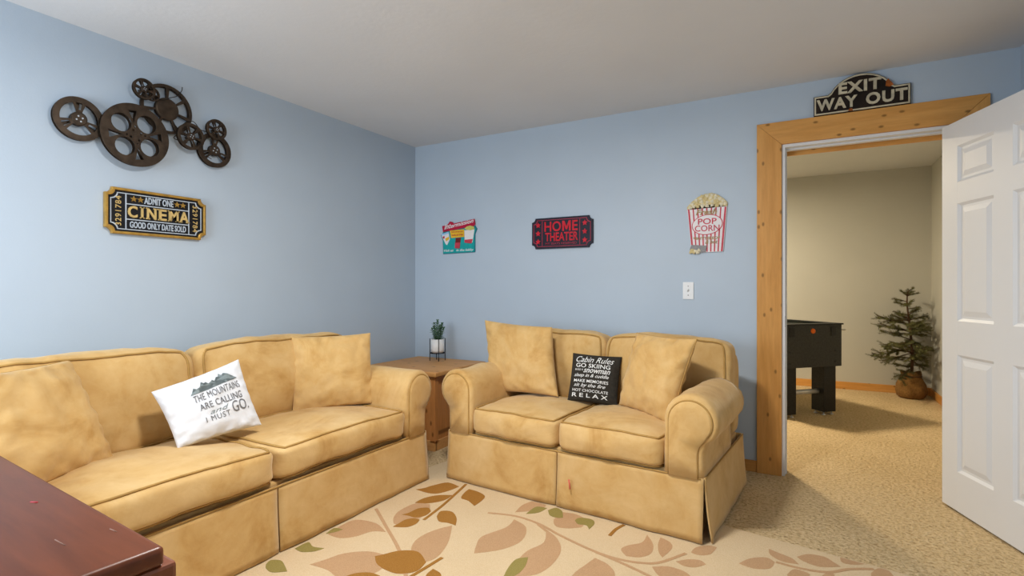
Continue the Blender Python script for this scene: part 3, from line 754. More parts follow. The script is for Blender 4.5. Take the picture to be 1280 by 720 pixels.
pillow('throw_pillow', 'piped tan suede throw pillow leaning on the loveseat arm nearest the doorway',
       [(2.199, -0.641, 0.911), (2.565, -0.806, 0.906), (2.455, -0.926, 0.463), (2.124, -0.742, 0.502)], 0.085, 'suede', 11, 0.05, 0.009, 'welt')

# ================================================================ end table with the little plant
t = thing('end_table', 'knotty cedar end table in the corner between the two sofas', 'table', (0.43, -0.385, 0))
X0, X1, Y0, Y1 = -0.35, 0.35, -0.335, 0.335
box('table_top', (X0, Y0, 0.540), (X1, Y1, 0.576), 'cedar_x', t, 0.010, 3)
box('plinth', (X0+0.04, Y0+0.04, 0.0), (X1-0.04, Y1-0.02, 0.075), 'cedar_x', t, 0.004)
for x, y in ((X0+0.05, Y0+0.05), (X1-0.05, Y0+0.05), (X0+0.05, Y1-0.03), (X1-0.05, Y1-0.03)):
    box('post', (x-0.022 if x < 0 else x-0.022, y-0.022, 0.075), (x+0.022, y+0.022, 0.540), 'cedar_z', t, 0.004)
for k in range(5):
    w = (X1-X0-0.16)/5; a = X0+0.08+k*w
    box('plank', (a, Y0+0.045, 0.075), (a+w-0.003, Y0+0.063, 0.500), 'cedar_z', t, 0.002)
    w = (Y1-Y0-0.14)/5; a = Y0+0.08+k*w
    box('plank', (X1-0.063, a, 0.075), (X1-0.045, a+w-0.003, 0.500), 'cedar_z', t, 0.002)
    box('plank', (X0+0.045, a, 0.075), (X0+0.063, a+w-0.003, 0.500), 'cedar_z', t, 0.002)
box('rail', (X0+0.07, Y0+0.04, 0.500), (X1-0.07, Y0+0.068, 0.540), 'cedar_x', t, 0.002)
box('rail', (X1-0.068, Y0+0.07, 0.500), (X1-0.04, Y1-0.05, 0.540), 'cedar_z', t, 0.002)

PZ = 0.576
t = thing('potted_plant', 'small leafy plant in a white pot on a black wire stand', 'plant', (0.405, -0.205, PZ))
lathe('pot', [(0.040, 0.068), (0.050, 0.072), (0.055, 0.090), (0.056, 0.178), (0.052, 0.178), (0.051, 0.165), (0.02, 0.164)], 'pot_white', t, (0, 0, 0), 24)
st = bpy.data.objects.new('wire_stand', None); COL.objects.link(st); st.parent = t
for k in range(4):
    a = PI/4+k*PI/2; tube('stand_leg', [(0.063*math.cos(a), 0.063*math.sin(a), 0.0), (0.063*math.cos(a), 0.063*math.sin(a), 0.185)], 0.0032, 'black_iron', st, 6)
tube('stand_ring', [(0.062*math.cos(2*PI*k/24), 0.062*math.sin(2*PI*k/24), 0.064) for k in range(24)], 0.0032, 'black_iron', st, 6, True)
for a in (PI/4, 3*PI/4):
    tube('stand_bar', [(-0.063*math.cos(a), -0.063*math.sin(a), 0.064), (0.063*math.cos(a), 0.063*math.sin(a), 0.064)], 0.0032, 'black_iron', st, 6)
lathe('soil', [(0.052, 0.160), (0.052, 0.170), (0.02, 0.172)], 'soil', t, (0, 0, 0), 16)
random.seed(11)
stems = [(0, 0, 0.325), (0.034, 0.012, 0.262), (-0.036, 0.01, 0.270), (0.014, -0.034, 0.262), (-0.016, -0.030, 0.255), (0.0, 0.034, 0.28), (0.018, 0.018, 0.298), (-0.02, -0.004, 0.30), (0.022, -0.012, 0.285)]
def leaf_blade(P, d, up, L, wd):
    d = d.normalized(); s = d.cross(up).normalized(); nn = s.cross(d)
    V = [P, P+d*L*0.35+s*wd+nn*0.003, P+d*L*0.75+s*wd*0.8+nn*0.003, P+d*L-nn*0.002, P+d*L*0.75-s*wd*0.8+nn*0.003, P+d*L*0.35-s*wd+nn*0.003]
    th = nn*-0.0016
    V2 = [v+th for v in V]
    F = [(0, 1, 2, 3, 4, 5), (11, 10, 9, 8, 7, 6)]+[(i, 6+i, 6+(i+1) % 6, (i+1) % 6) for i in range(6)]
    return V+V2, F
for sx_, sy_, zt in stems:
    top = Vector((sx_*1.35, sy_*1.35, zt+0.01))
    so = tube('stem', [(sx_*0.5, sy_*0.5, 0.165), (sx_, sy_, 0.21), tuple(top)], [0.0035, 0.003, 0.002], 'leaf_green', t, 6)
    n = int((zt-0.18)/0.0115)
    for k in range(n):
        f = k/max(1, n-1); z = 0.185+(zt-0.185)*f
        P = Vector((sx_*(0.7+0.75*f), sy_*(0.7+0.75*f), z))
        for q in range(2):
            a = k*2.4+q*PI+random.uniform(-0.3, 0.3); el = 0.10+0.75*f*f
            d = Vector((math.cos(a)*math.cos(el), math.sin(a)*math.cos(el), math.sin(el)))
            V, F = leaf_blade(P, d, Vector((0, 0, 1)), random.uniform(0.028, 0.038)*(1-0.25*f), 0.0078)
            mesh('leaf', V, F, 'leaf_green', so, False)

# ================================================================ dark wooden table in the foreground
t = thing('wooden_table', 'dark mahogany table with worn top in front of the long sofa', 'table', (2.17, -3.246, 0), math.radians(-3.9))
LX, LY = 0.98, 0.62
o = box('table_top', (-LX, -LY, 0.728), (0, 0, 0.760), 'mahogany_x', t, 0.009, 3)
tube('scratch', [(-0.145, -0.024, 0.7600), (-0.122, -0.022, 0.7602)], 0.0009, 'scratch_pale', o, 5)
tube('scratch', [(-0.175, -0.090, 0.7600), (-0.135, -0.088, 0.7602)], 0.0009, 'scratch_pale', o, 5)
tube('crayon_mark', [(-0.409, -0.060, 0.7602), (-0.396, -0.053, 0.7604)], 0.0014, 'stripe_red', o, 5)
for x in (-LX+0.01, -0.052):
    for y in (-LY, -0.036):
        box('leg', (x, y, 0.0112), (x+0.052, y+0.054, 0.728), 'mahogany_red', t, 0.006, 2)
box('apron', (-LX+0.06, -0.03, 0.63), (-0.052, -0.008, 0.728), 'mahogany_red', t, 0.002)
box('apron', (-LX+0.06, -LY+0.01, 0.63), (-0.052, -LY+0.032, 0.728), 'mahogany_red', t, 0.002)
box('apron', (-0.045, -LY+0.054, 0.63), (-0.023, -0.036, 0.728), 'mahogany_red', t, 0.002)
box('apron', (-LX+0.015, -LY+0.054, 0.63), (-LX+0.037, -0.036, 0.728), 'mahogany_red', t, 0.002)

# ================================================================ foosball table beyond the door
t = thing('foosball_table', 'black foosball table beyond the doorway', 'table', (2.885, 1.565, 0), math.radians(45.5))
FW, FL = 0.665, 1.20
box('end_panel', (0, 0, 0.455), (FW, 0.025, 0.838), 'foosball_charcoal', t, 0.003)
box('end_panel', (0, FL-0.025, 0.455), (FW, FL, 0.838), 'foosball_charcoal', t, 0.003)
box('side_panel', (0, 0.025, 0.455), (0.025, FL-0.025, 0.838), 'foosball_charcoal', t, 0.003)
box('side_panel', (FW-0.025, 0.025, 0.455), (FW, FL-0.025, 0.838), 'foosball_charcoal', t, 0.003)
box('playfield', (0.025, 0.025, 0.66), (FW-0.025, FL-0.025, 0.675), 'foosball_green', t)
box('top_rim', (-0.012, -0.012, 0.838), (FW+0.012, 0.06, 0.852), 'foosball_black', t, 0.004)
box('top_rim', (-0.012, FL-0.06, 0.838), (FW+0.012, FL+0.012, 0.852), 'foosball_black', t, 0.004)
for x in (-0.012, FW-0.035): box('top_rim', (x, 0.06, 0.838), (x+0.047, FL-0.06, 0.852), 'foosball_black', t, 0.004)
for x in (0.07, FW-0.125): box('corner_pad', (x, -0.006, 0.735), (x+0.055, 0.0, 0.82), 'foosball_black', t, 0.002)
V = []; F = []
for i, (r, y) in enumerate(((0.024, 0.0), (0.022, -0.008), (0.010, -0.012))):
    for k in range(16): V.append((FW/2+r*math.cos(2*PI*k/16), y, 0.785+r*math.sin(2*PI*k/16)))
for i in range(2):
    for k in range(16): F.append((i*16+k, i*16+(k+1) % 16, (i+1)*16+(k+1) % 16, (i+1)*16+k))
F.append(tuple(32+k for k in range(16)))
mesh('ball_return', V, F, 'orange_plastic', t, True)
for x in (0.075, FW-0.075):
    for z in (0.50, 0.60):
        V = []
        for y, r in ((0.0, 0.010), (-0.003, 0.009)):
            for k in range(10): V.append((x+r*math.cos(2*PI*k/10), y, z+r*math.sin(2*PI*k/10)))
        F = [(k, (k+1) % 10, 10+(k+1) % 10, 10+k) for k in range(10)]+[tuple(range(10, 20))]
        mesh('bolt', V, F, 'foosball_black', t)
for x in (0.035, FW-0.175):
    for y in (0.03, FL-0.17):
        lg = box('leg', (x, y, 0.03), (x+0.14, y+0.14, 0.455), 'foosball_black', t, 0.004)
        for fx, fy in ((0.025, 0.025), (0.115, 0.115), (0.115, 0.025), (0.025, 0.115)):
            lathe('leveler_foot', [(0.018, 0.0), (0.018, 0.006), (0.006, 0.010), (0.006, 0.035)], 'steel', lg, (x+fx, y+fy, 0), 10)
for y in (0.10, FL-0.10): tube('stretcher_tube', [(0.17, y, 0.215), (FW-0.17, y, 0.215)], 0.023, 'steel', t, 12)
for k in range(8):
    y = 0.14+k*(FL-0.28)/7; s = 1 if k % 2 else -1
    rd = tube('rod', [(-0.10 if s < 0 else -0.20, y, 0.775), (FW+(0.20 if s < 0 else 0.02), y, 0.775)], 0.008, 'steel', t, 8)
    if s > 0: tube('handle', [(-0.34, y, 0.775), (-0.20, y, 0.775)], 0.016, 'foosball_black', rd, 8)
    for j in range(3):
        x = 0.14+j*(FW-0.28)/2; box('player', (x-0.012, y-0.011, 0.69), (x+0.012, y+0.011, 0.815), 'orange_plastic' if k % 2 else 'foosball_black', rd, 0.003, 1)

# ================================================================ small spruce in burlap
t = thing('spruce_tree', 'small spruce tree with burlap wrapped base in the far corner', 'tree', (4.045, 3.315, 0))
n = 30; V = []; F = []
prof = [(0.10, 0.0), (0.125, 0.02), (0.135, 0.08), (0.128, 0.15), (0.105, 0.20), (0.085, 0.235), (0.095, 0.27), (0.06, 0.255)]
for i, (r, z) in enumerate(prof):
    for k in range(n):
        a = 2*PI*k/n; w = 1+0.12*noise.noise(Vector((math.cos(a)*2, math.sin(a)*2, z*7)))+0.06*math.sin(a*7+z*14)*(z/0.27)
        V.append((r*w*math.cos(a), r*w*math.sin(a), z+(0.02*math.sin(a*3) if i > 5 else 0)))
for i in range(len(prof)-1):
    for k in range(n): F.append((i*n+k, i*n+(k+1) % n, (i+1)*n+(k+1) % n, (i+1)*n+k))
F.append(tuple(range(n))); F.append(tuple((len(prof)-1)*n+k for k in range(n)))
mesh('burlap_wrap', V, F, 'burlap', t, True)
tube('tie_cord', [(0.092*math.cos(2*PI*k/20), 0.092*math.sin(2*PI*k/20), 0.235) for k in range(20)], 0.006, 'bark', t, 6, True)
trunk = catmull([(0, 0, 0.2), (0.01, 0, 0.45), (-0.01, 0.0, 0.75), (-0.035, 0, 1.0), (-0.03, 0, 1.13)], 5)
tube('trunk', trunk, [0.016-0.011*k/(len(trunk)-1) for k in range(len(trunk))], 'bark', t, 8)
random.seed(5)
def trunk_at(z):
    for a, b_ in zip(trunk, trunk[1:]):
        if a.z <= z <= b_.z: return a.lerp(b_, (z-a.z)/(b_.z-a.z))
    return trunk[-1]
NV = {0: [], 1: []}; NF = {0: [], 1: []}
def needles(P, d, cnt, L):
    d = d.normalized(); a0 = random.uniform(0, 6)
    u = d.cross(Vector((0.3, 0.2, 1))).normalized(); w = d.cross(u)
    for k in range(cnt):
        a = a0+k*2.4; m_ = random.randint(0, 3) == 0
        q = (d*random.uniform(0.5, 0.9)+(u*math.cos(a)+w*math.sin(a))*random.uniform(0.6, 1.0)).normalized()
        l = L*random.uniform(0.7, 1.15); s = q.cross(d).normalized()*0.0017
        vv, ff = NV[m_], NF[m_]; b0 = len(vv)
        vv += [P-s, P+s, P+q*l*0.6+s, P+q*l, P+q*l*0.6-s]; ff.append((b0, b0+1, b0+2, b0+3, b0+4))
branches = []
lay = [(0.36, 7, 0.30, -0.05), (0.44, 8, 0.33, 0.05), (0.52, 8, 0.34, 0.10), (0.60, 8, 0.32, 0.15), (0.68, 8, 0.29, 0.2), (0.75, 8, 0.26, 0.25), (0.82, 7, 0.21, 0.35), (0.88, 5, 0.15, 0.4), (0.98, 4, 0.15, 0.3), (1.05, 4, 0.12, 0.5), (1.12, 3, 0.09, 0.9)]
for z, cnt, L, up in lay:
    for k in range(cnt):
        a = k*2*PI/cnt+random.uniform(-0.4, 0.4)+z*9
        dx, dy = math.cos(a), math.sin(a)
        l = L*random.uniform(0.7, 1.15)
        if dx < -0.3: l *= 1.22
        if dx > 0.5: l = min(l, 0.185)
        if dy > 0.3: l = min(l, 0.20)
        if z < 0.5 and dx > 0: l *= 0.75
        branches.append((z+random.uniform(-0.04, 0.04), dx, dy, l, up+random.uniform(-0.35, 0.35)))
for z, dx, dy, l, up in branches:
    P0 = trunk_at(z); d = Vector((dx, dy, up)).normalized()
    pts = [P0+d*l*f+Vector((0, 0, -0.10*l*f*f+0.10*l*max(0, f-0.6))) for f in (0, 0.25, 0.5, 0.75, 1.0)]
    tube('branch', pts, [0.0055, 0.0045, 0.0035, 0.0028, 0.002], 'bark', t, 5)
    for i in range(int(l/0.011)):
        f = 0.2+0.8*i/max(1, int(l/0.011)-1); needles(P0.lerp(pts[-1], f)+Vector((0, 0, -0.10*l*f*f+0.10*l*max(0, f-0.6))), d, 6, 0.028)
    for i in range(int(l/0.034)):
        f = random.uniform(0.3, 0.95); s = random.choice((-1, 1)); side = Vector((-dy, dx, 0))*s
        d2 = (d*0.9+side*0.8+Vector((0, 0, random.uniform(-0.75, 0.75)))).normalized(); l2 = min(0.10, l*random.uniform(0.25, 0.45)*(1.15-f*0.5))
        Q = P0.lerp(pts[-1], f)+Vector((0, 0, -0.10*l*f*f+0.10*l*max(0, f-0.6)))
        for j in range(max(3, int(l2/0.011))):
            needles(Q+d2*l2*j/max(2, int(l2/0.011)-1), d2, 5, 0.026)
for k in (0, 1):
    o = mesh('needles', NV[k], NF[k], 'spruce_green' if k == 0 else 'spruce_light', t, False, False); o['kind'] = 'stuff'

# ================================================================ light switch
t = thing('light_switch', 'white toggle light switch plate on the blue wall', 'switch', (2.369, 0, 1.100))
flat('switch_plate', [rect(-0.035, 0.0, 0.035, 0.116), rect(-0.006, 0.046, 0.006, 0.072)[::-1]], -0.0075, -0.0005, 'switch_white', t, 0.0012)
box('switch_body', (-0.012, -0.0015, 0.038), (0.012, 0.0, 0.080), 'switch_white', t)
V = [(-0.0045, -0.001, 0.050), (0.0045, -0.001, 0.050), (0.0045, -0.001, 0.066), (-0.0045, -0.001, 0.066), (-0.0038, -0.018, 0.062), (0.0038, -0.018, 0.062), (0.0038, -0.018, 0.070), (-0.0038, -0.018, 0.070)]
mesh('toggle', V, [(0, 1, 5, 4), (1, 2, 6, 5), (2, 3, 7, 6), (3, 0, 4, 7), (4, 5, 6, 7)], 'switch_white', t)
for z in (0.027, 0.089):
    V = [(0.0038*math.cos(2*PI*k/10), y, z+0.0038*math.sin(2*PI*k/10)) for y in (-0.007, -0.0085) for k in range(10)]
    mesh('screw', V, [(k, (k+1) % 10, 10+(k+1) % 10, 10+k) for k in range(10)]+[tuple(range(10, 20))], 'tin_grey', t)

# ================================================================ film reel wall sculpture (left wall: local x = along the wall, -y = into the room)
AX, AZ = -2.289, 1.80
t = thing('film_reel_art', 'dark bronze metal wall sculpture of overlapping film reels', 'wall art', (0, AX, AZ), PI/2)
def annular(x, z, r0, r1, a0, a1, n=10):
    return [(x+r1*math.cos(a0+(a1-a0)*k/n), z+r1*math.sin(a0+(a1-a0)*k/n)) for k in range(n+1)]+[(x+r0*math.cos(a1+(a0-a1)*k/n), z+r0*math.sin(a1+(a0-a1)*k/n)) for k in range(n+1)]
def reel(x, z, r, front, depth, holes_front, back_holes=None, hub=0.25, pins=True):
    """one reel: pierced front flange, thin rim flange behind, hub between"""
    x -= AX; z -= AZ
    hs = [[(x+hx*r, z+hz*r) for hx, hz in h] for h in holes_front]
    fl_ = flat('reel_flange', [circ(x, z, r, 48)]+hs, -front, -front+0.004, 'bronze', t, 0.0008)
    rb = r*0.97
    bh = back_holes if back_holes is not None else holes_front
    flat('reel_flange', [circ(x, z, rb, 48)]+[[(x+hx*rb, z+hz*rb) for hx, hz in h] for h in bh], -front+depth, -front+depth+0.003, 'bronze', t)
    V = []; F = []
    for y, rr in ((-front-0.003, hub*r*0.9), (-front-0.001, hub*r), (-front+depth, hub*r)):
        for k in range(24): V.append((x+rr*math.cos(2*PI*k/24), y, z+rr*math.sin(2*PI*k/24)))
    for i in range(2):
        for k in range(24): F.append((i*24+k, i*24+(k+1) % 24, (i+1)*24+(k+1) % 24, (i+1)*24+k))
    F.append(tuple(range(24)))
    mesh('hub', V, F, 'bronze', t)
    tube('wall_pin', [(x, -front+depth, z), (x, 0.0, z)], 0.006, 'bronze', t, 8)
    if pins:
        for k in range(4):
            a = 0.4+k*PI/2
            V = [(x+hub*r*0.42*math.cos(a)+0.006*r/0.16*math.cos(2*PI*j/8), -front-0.0034, z+hub*r*0.42*math.sin(a)+0.006*r/0.16*math.sin(2*PI*j/8)) for j in range(8)]
            V2 = [(vx, -front-0.001, vz) for vx, y, vz in V]
            mesh('rivet', V+V2, [tuple(range(8))]+[(j, (j+1) % 8, 8+(j+1) % 8, 8+j) for j in range(8)], 'sign_silver', t)
def wedge(r0, r1, ac, half, n=8): return annular(0, 0, r0, r1, ac-half, ac+half, n)
D2 = math.radians
# three wide openings with slim ones between (double spokes)
three = [h for k in range(3) for h in (wedge(0.32, 0.74, D2(150+120*k), D2(40)), wedge(0.42, 0.74, D2(90+120*k), D2(9), 3))]
thin3 = [wedge(0.32, 0.80, D2(150+120*k), D2(53), 14) for k in range(3)]
thin6 = [wedge(0.46, 0.89, D2(90+25+51.4*k), D2(23)) for k in range(7)]
reel(-2.522, 1.985, 0.104, 0.036, 0.024, three, thin3, 0.30)
# big reel with four round openings, small triangles and dots
big = [circ(0.52*math.cos(D2(45+90*k+8)), 0.52*math.sin(D2(45+90*k+8)), 0.285, 24) for k in range(4)]
big += [[(0.78*math.cos(D2(90*k+8-9)), 0.78*math.sin(D2(90*k+8-9))), (0.78*math.cos(D2(90*k+8+9)), 0.78*math.sin(D2(90*k+8+9))), (0.40*math.cos(D2(90*k+8)), 0.40*math.sin(D2(90*k+8)))] for k in range(4)]
big += [circ(0.17*math.cos(D2(90*k+30)), 0.17*math.sin(D2(90*k+30)), 0.035, 10) for k in range(4)]
big += [circ(0.27*math.cos(D2(90*k+8)), 0.27*math.sin(D2(90*k+8)), 0.028, 10) for k in range(4)]
x, z, r = -2.289-AX, 1.962-AZ, 0.160
flat('reel_flange', [circ(x, z, r, 64)]+[[(x+hx*r, z+hz*r) for hx, hz in h] for h in big], -0.062, -0.058, 'bronze', t, 0.0008)
flat('reel_flange', [circ(x, z, r*0.97, 64)]+[[(x+hx*r*0.97, z+hz*r*0.97) for hx, hz in h] for h in big[:8]], -0.034, -0.031, 'bronze', t)
tube('wall_pin', [(x, -0.06, z-0.0), (x, 0, z)], 0.010, 'bronze', t, 8)
six = [wedge(0.45, 0.875, D2(90+25+51.4*k), D2(21)) for k in range(7)]
reel(-2.122, 2.150, 0.133, 0.032, 0.018, six, thin6, 0.43, False)
small = [wedge(0.30, 0.80, D2(20+60*k), D2(22), 5) for k in range(6)]
reel(-2.248, 2.214, 0.054, 0.060, 0.018, small, None, 0.25)
reel(-2.203, 2.204, 0.037, 0.046, 0.010, small, None, 0.25, False)
reel(-2.008, 2.026, 0.074, 0.060, 0.022, small, None, 0.28)
reel(-1.857, 1.986, 0.100, 0.032, 0.022, three, thin3, 0.30)
reel(-1.857, 2.105, 0.060, 0.052, 0.018, small, None, 0.25)
def wire(pts): tube('film_wire', catmull([(y-AX, -0.035, z-AZ) for y, z in pts], 6), 0.0022, 'bronze_wire', t, 5)
wire([(-2.20, 2.20), (-2.15, 2.19), (-2.11, 2.215), (-2.075, 2.235), (-2.05, 2.27), (-2.045, 2.295)])
wire([(-2.07, 2.05), (-2.03, 2.10), (-1.985, 2.12), (-1.945, 2.085), (-1.90, 2.08), (-1.86, 2.06)])
wire([(-2.09, 2.08), (-2.06, 2.04), (-2.09, 2.00), (-2.02, 1.99)])
wire([(-1.90, 2.06), (-1.93, 2.0), (-1.92, 1.95), (-1.88, 1.93)])

# ================================================================ CINEMA ticket sign (left wall)
t = thing('cinema_sign', 'black and gold cinema admission ticket sign below the film reels', 'sign', (0, -2.158, 1.452), PI/2)
Wd, Hh = 0.505, 0.236
up = lambda pl: [(x, z+Hh/2) for x, z in pl]
flat('gold_frame', [up(ticket(Wd, Hh, 0.030)), up(ticket(Wd-0.028, Hh-0.028, 0.030))[::-1]], -0.026, 0.0, 'gold', t, 0.004)
flat('back_plate', [up(ticket(Wd-0.020, Hh-0.020, 0.030))], -0.016, -0.002, 'sign_black', t)
flat('inner_border', [up(ticket(Wd-0.048, Hh-0.048, 0.030)), up(ticket(Wd-0.057, Hh-0.057, 0.030))[::-1]], -0.0185, -0.015, 'sign_silver', t)
for x in (-0.158, 0.158): flat('divider', [rect(x-0.0025, 0.028, x+0.0025, Hh-0.028)], -0.0185, -0.015, 'sign_silver', t)
for z in (0.158, 0.079): flat('divider', [rect(-0.156, z-0.0025, 0.156, z+0.0025)], -0.0185, -0.015, 'sign_silver', t)
y0, y1 = -0.0200, -0.0155
text('lettering', 'ADMIT ONE', (-0.072, 0.168, 0.074, 0.204), y0, y1, 'sign_silver', t, 0.02)
text('lettering', 'GOOD ONLY DATE SOLD', (-0.140, 0.036, 0.142, 0.070), y0, y1, 'sign_silver', t, 0.02)
for x in (-0.122, -0.090, 0.094, 0.126): flat('star', [star(x, 0.186, 0.0165)], y0, y1, 'gold', t)
lt = [('C', -0.150, -0.106), ('I', -0.092, -0.074), ('N', -0.060, -0.014), ('E', -0.001, 0.038), ('M', 0.050, 0.100), ('A', 0.106, 0.156)]
for c, a, b_ in lt:
    q = text('lettering', c, (a+(0.004 if c in 'I' else 0), 0.089, b_-(0.004 if c == 'I' else 0), 0.150), y0-0.003, y1, 'gold_paint', t, 0.025)
    feet = {'I': [(a-0.001, b_+0.001, 0.089), (a-0.001, b_+0.001, 0.144)], 'N': [(a-0.005, a+0.014, 0.089), (a-0.005, a+0.010, 0.144), (b_-0.014, b_+0.005, 0.144)],
            'E': [(a-0.005, a+0.010, 0.089), (a-0.005, a+0.010, 0.144)], 'M': [(a-0.005, a+0.013, 0.089), (b_-0.013, b_+0.005, 0.089), (a-0.005, a+0.010, 0.144), (b_-0.010, b_+0.005, 0.144)],
            'A': [(a-0.004, a+0.014, 0.089), (b_-0.014, b_+0.004, 0.089)]}.get(c, [])
    for i, (u0, u1, zz_) in enumerate(feet): flat('serif', [rect(u0, zz_, u1, zz_+0.006)], y0-0.003, y1, 'gold_paint', q)
text('lettering', '3291784', (-0.075, -0.013, 0.075, 0.013), y0, y1, 'gold_paint', t, 0.0, 0, 1.1, (-0.193, Hh/2, PI/2))
text('lettering', '3291784', (-0.075, -0.013, 0.075, 0.013), y0, y1, 'gold_paint', t, 0.0, 0, 1.1, (0.193, Hh/2, -PI/2))

# ================================================================ HOME THEATER ticket sign
t = thing('home_theater_sign', 'dark ticket shaped sign with red home theater lettering', 'sign', (1.438, 0, 1.480))
Wd, Hh = 0.505, 0.238
flat('back_plate', [up(ticket(Wd, Hh, 0.030))], -0.018, 0.0, 'sign_navy', t, 0.002)
up = lambda pl: [(x, z+Hh/2) for x, z in pl]
flat('inner_border', [up(ticket(Wd-0.030, Hh-0.030, 0.031)), up(ticket(Wd-0.040, Hh-0.040, 0.031))[::-1]], -0.0205, -0.017, 'sign_dull_red', t)
for x in (-0.162, 0.150): flat('divider', [rect(x-0.0028, 0.022, x+0.0028, Hh-0.022)], -0.0205, -0.017, 'sign_dull_red', t)
y0, y1 = -0.022, -0.0175
text('lettering', 'HO', (-0.142, 0.130, -0.002, 0.208), y0, y1, 'sign_red', t, 0.018)
flat('lettering', [[(0.008, 0.130), (0.023, 0.130), (0.023, 0.178), (0.037, 0.142), (0.049, 0.142), (0.063, 0.178), (0.063, 0.130), (0.078, 0.130), (0.078, 0.208), (0.061, 0.208), (0.043, 0.165), (0.025, 0.208), (0.008, 0.208)]], y0, y1, 'sign_red', t)
text('lettering', 'E', (0.090, 0.130, 0.134, 0.208), y0, y1, 'sign_red', t, 0.018)
text('lettering', 'THEATER', (-0.136, 0.056, 0.136, 0.122), y0, y1, 'sign_red', t, 0.018)
text('lettering', 'MY SEATS RESERVED', (-0.134, 0.030, 0.126, 0.046), y0, y1, 'sign_dull_red', t, 0.01)
for x in (-0.197, 0.190):
    for z in (0.055, 0.119, 0.183): flat('star', [star(x, z, 0.023, PI/2, 0.5)], y0, y1, 'sign_red', t)

# ================================================================ intermission sign
t = thing('intermission_sign', 'small teal intermission snack sign with a red banner', 'sign', (0.478, 0, 1.470))
def q(px, py): return ((px-365)/600*0.348, (668-py)/600*0.282)     # sign drawn on a 600-unit board
out = [q(85, 668), q(655, 655), q(655, 330), q(690, 240), q(655, 180), q(90, 260), q(45, 320), q(80, 420)]
flat('board', [out], -0.010, 0.0, 'sign_teal_edge', t, 0.002)
flat('board_face', [[q(95, 655), q(642, 643), q(642, 330), q(668, 245), q(640, 200), q(110, 275), q(62, 325), q(92, 415)]], -0.0115, -0.009, 'sign_teal', t)
ban = [q(75, 150), q(170, 140), q(215, 75), q(265, 90), q(280, 120), q(650, 62), q(662, 160), q(640, 190), q(90, 262)]
flat('banner', [ban], -0.016, -0.009, 'banner_red', t, 0.0015)
V, F = text_data('Intermission', (q(120, 0)[0], 0, q(640, 0)[0], 0.036), -0.0185, -0.0155, 0.012, 0.35)
mesh('lettering', [(x, y, z*(1.25 if x < q(235, 0)[0] else 0.95)+q(0, 222)[1]+(x-q(120, 0)[0])*0.150) for x, y, z in V], F, 'sign_white', t, False, False)
flat('placard', [[q(215, 245), q(470, 235), q(475, 372), q(240, 380)]], -0.0145, -0.011, 'sign_yellow', t)
text('lettering', 'Come and get your', (q(245, 0)[0], q(0, 290)[1], q(452, 0)[0], q(0, 258)[1]), -0.0155, -0.0143, 'banner_red', t, 0.01)
text('lettering', 'snacks and drinks', (q(250, 0)[0], q(0, 345)[1], q(455, 0)[0], q(0, 313)[1]), -0.0155, -0.0143, 'banner_red', t, 0.01)
flat('cup', [[q(60, 300), q(190, 262), q(215, 400), q(165, 505), q(140, 490), q(70, 340)]], -0.014, -0.011, 'sign_white', t)
flat('cup_rim', [[q(60, 300), q(190, 262), q(195, 292), q(70, 330)]], -0.0150, -0.0138, 'cup_blue', t)
flat('cup_badge', [[q(130, 385), q(205, 350), q(200, 400), q(150, 440)]], -0.0150, -0.0138, 'sign_yellow', t)
flat('cup_spot', [[q(85, 345), q(120, 340), q(118, 380), q(95, 385)]], -0.0150, -0.0138, 'banner_red', t)
flat('candy_bar', [[q(320, 385), q(415, 382), q(390, 580), q(305, 570)]], -0.014, -0.011, 'candy_brown', t)
flat('candy_wrapper', [[q(312, 470), q(402, 470), q(390, 578), q(306, 568)]], -0.0150, -0.0138, 'stripe_red', t)
flat('popcorn_box', [[q(475, 255), q(650, 250), q(615, 480), q(480, 470)]], -0.014, -0.011, 'sign_white', t)
flat('box_band', [[q(478, 425), q(622, 420), q(600, 498), q(480, 478)]], -0.0152, -0.0138, 'stripe_red', t)
flat('popcorn_heap', [[q(480, 225), q(520, 190), q(580, 178), q(640, 200), q(650, 245), q(580, 262), q(520, 252)]], -0.0165, -0.0125, 'popcorn_lime', t)
text('lettering', 'Visit us   in the lobby', (q(105, 0)[0], q(0, 640)[1], q(635, 0)[0], q(0, 585)[1]), -0.0130, -0.0112, 'sign_white', t, 0.01, 0.35)

# ================================================================ popcorn bag sign
t = thing('popcorn_sign', 'red and white striped popcorn bag sign above the light switch', 'sign', (2.492, 0, 1.412))
bag = [(-0.100, 0.0), (0.100, 0.004), (0.124, 0.300), (0.060, 0.320), (-0.060, 0.318), (-0.128, 0.292)]
flat('bag', [bag], -0.012, 0.0, 'sign_white', t, 0.002)
for k in range(9):
    f = (k+0.25)/8.55
    if k == 8: f = 0.965
    a = -0.098+0.196*f; b_ = -0.126+0.249*f; w = 0.0055 if k in (0, 8) else 0.0040
    flat('stripe', [[(a-w, 0.006), (a+w, 0.006), (b_+w, 0.297), (b_-w, 0.297)]], -0.0135, -0.011, 'stripe_red', t)
random.seed(9)
kpos = [(-0.110, 0.305), (-0.085, 0.312), (-0.06, 0.31), (-0.03, 0.313), (0.0, 0.312), (0.03, 0.313), (0.06, 0.31), (0.09, 0.315), (0.113, 0.318), (-0.095, 0.328), (-0.065, 0.335), (-0.035, 0.338), (0.0, 0.335), (0.032, 0.338), (0.066, 0.335), (0.098, 0.336),
        (-0.07, 0.353), (-0.04, 0.36), (-0.008, 0.358), (0.022, 0.362), (0.052, 0.358), (0.08, 0.352), (-0.03, 0.376), (0.0, 0.379), (0.03, 0.383), (0.055, 0.374)]
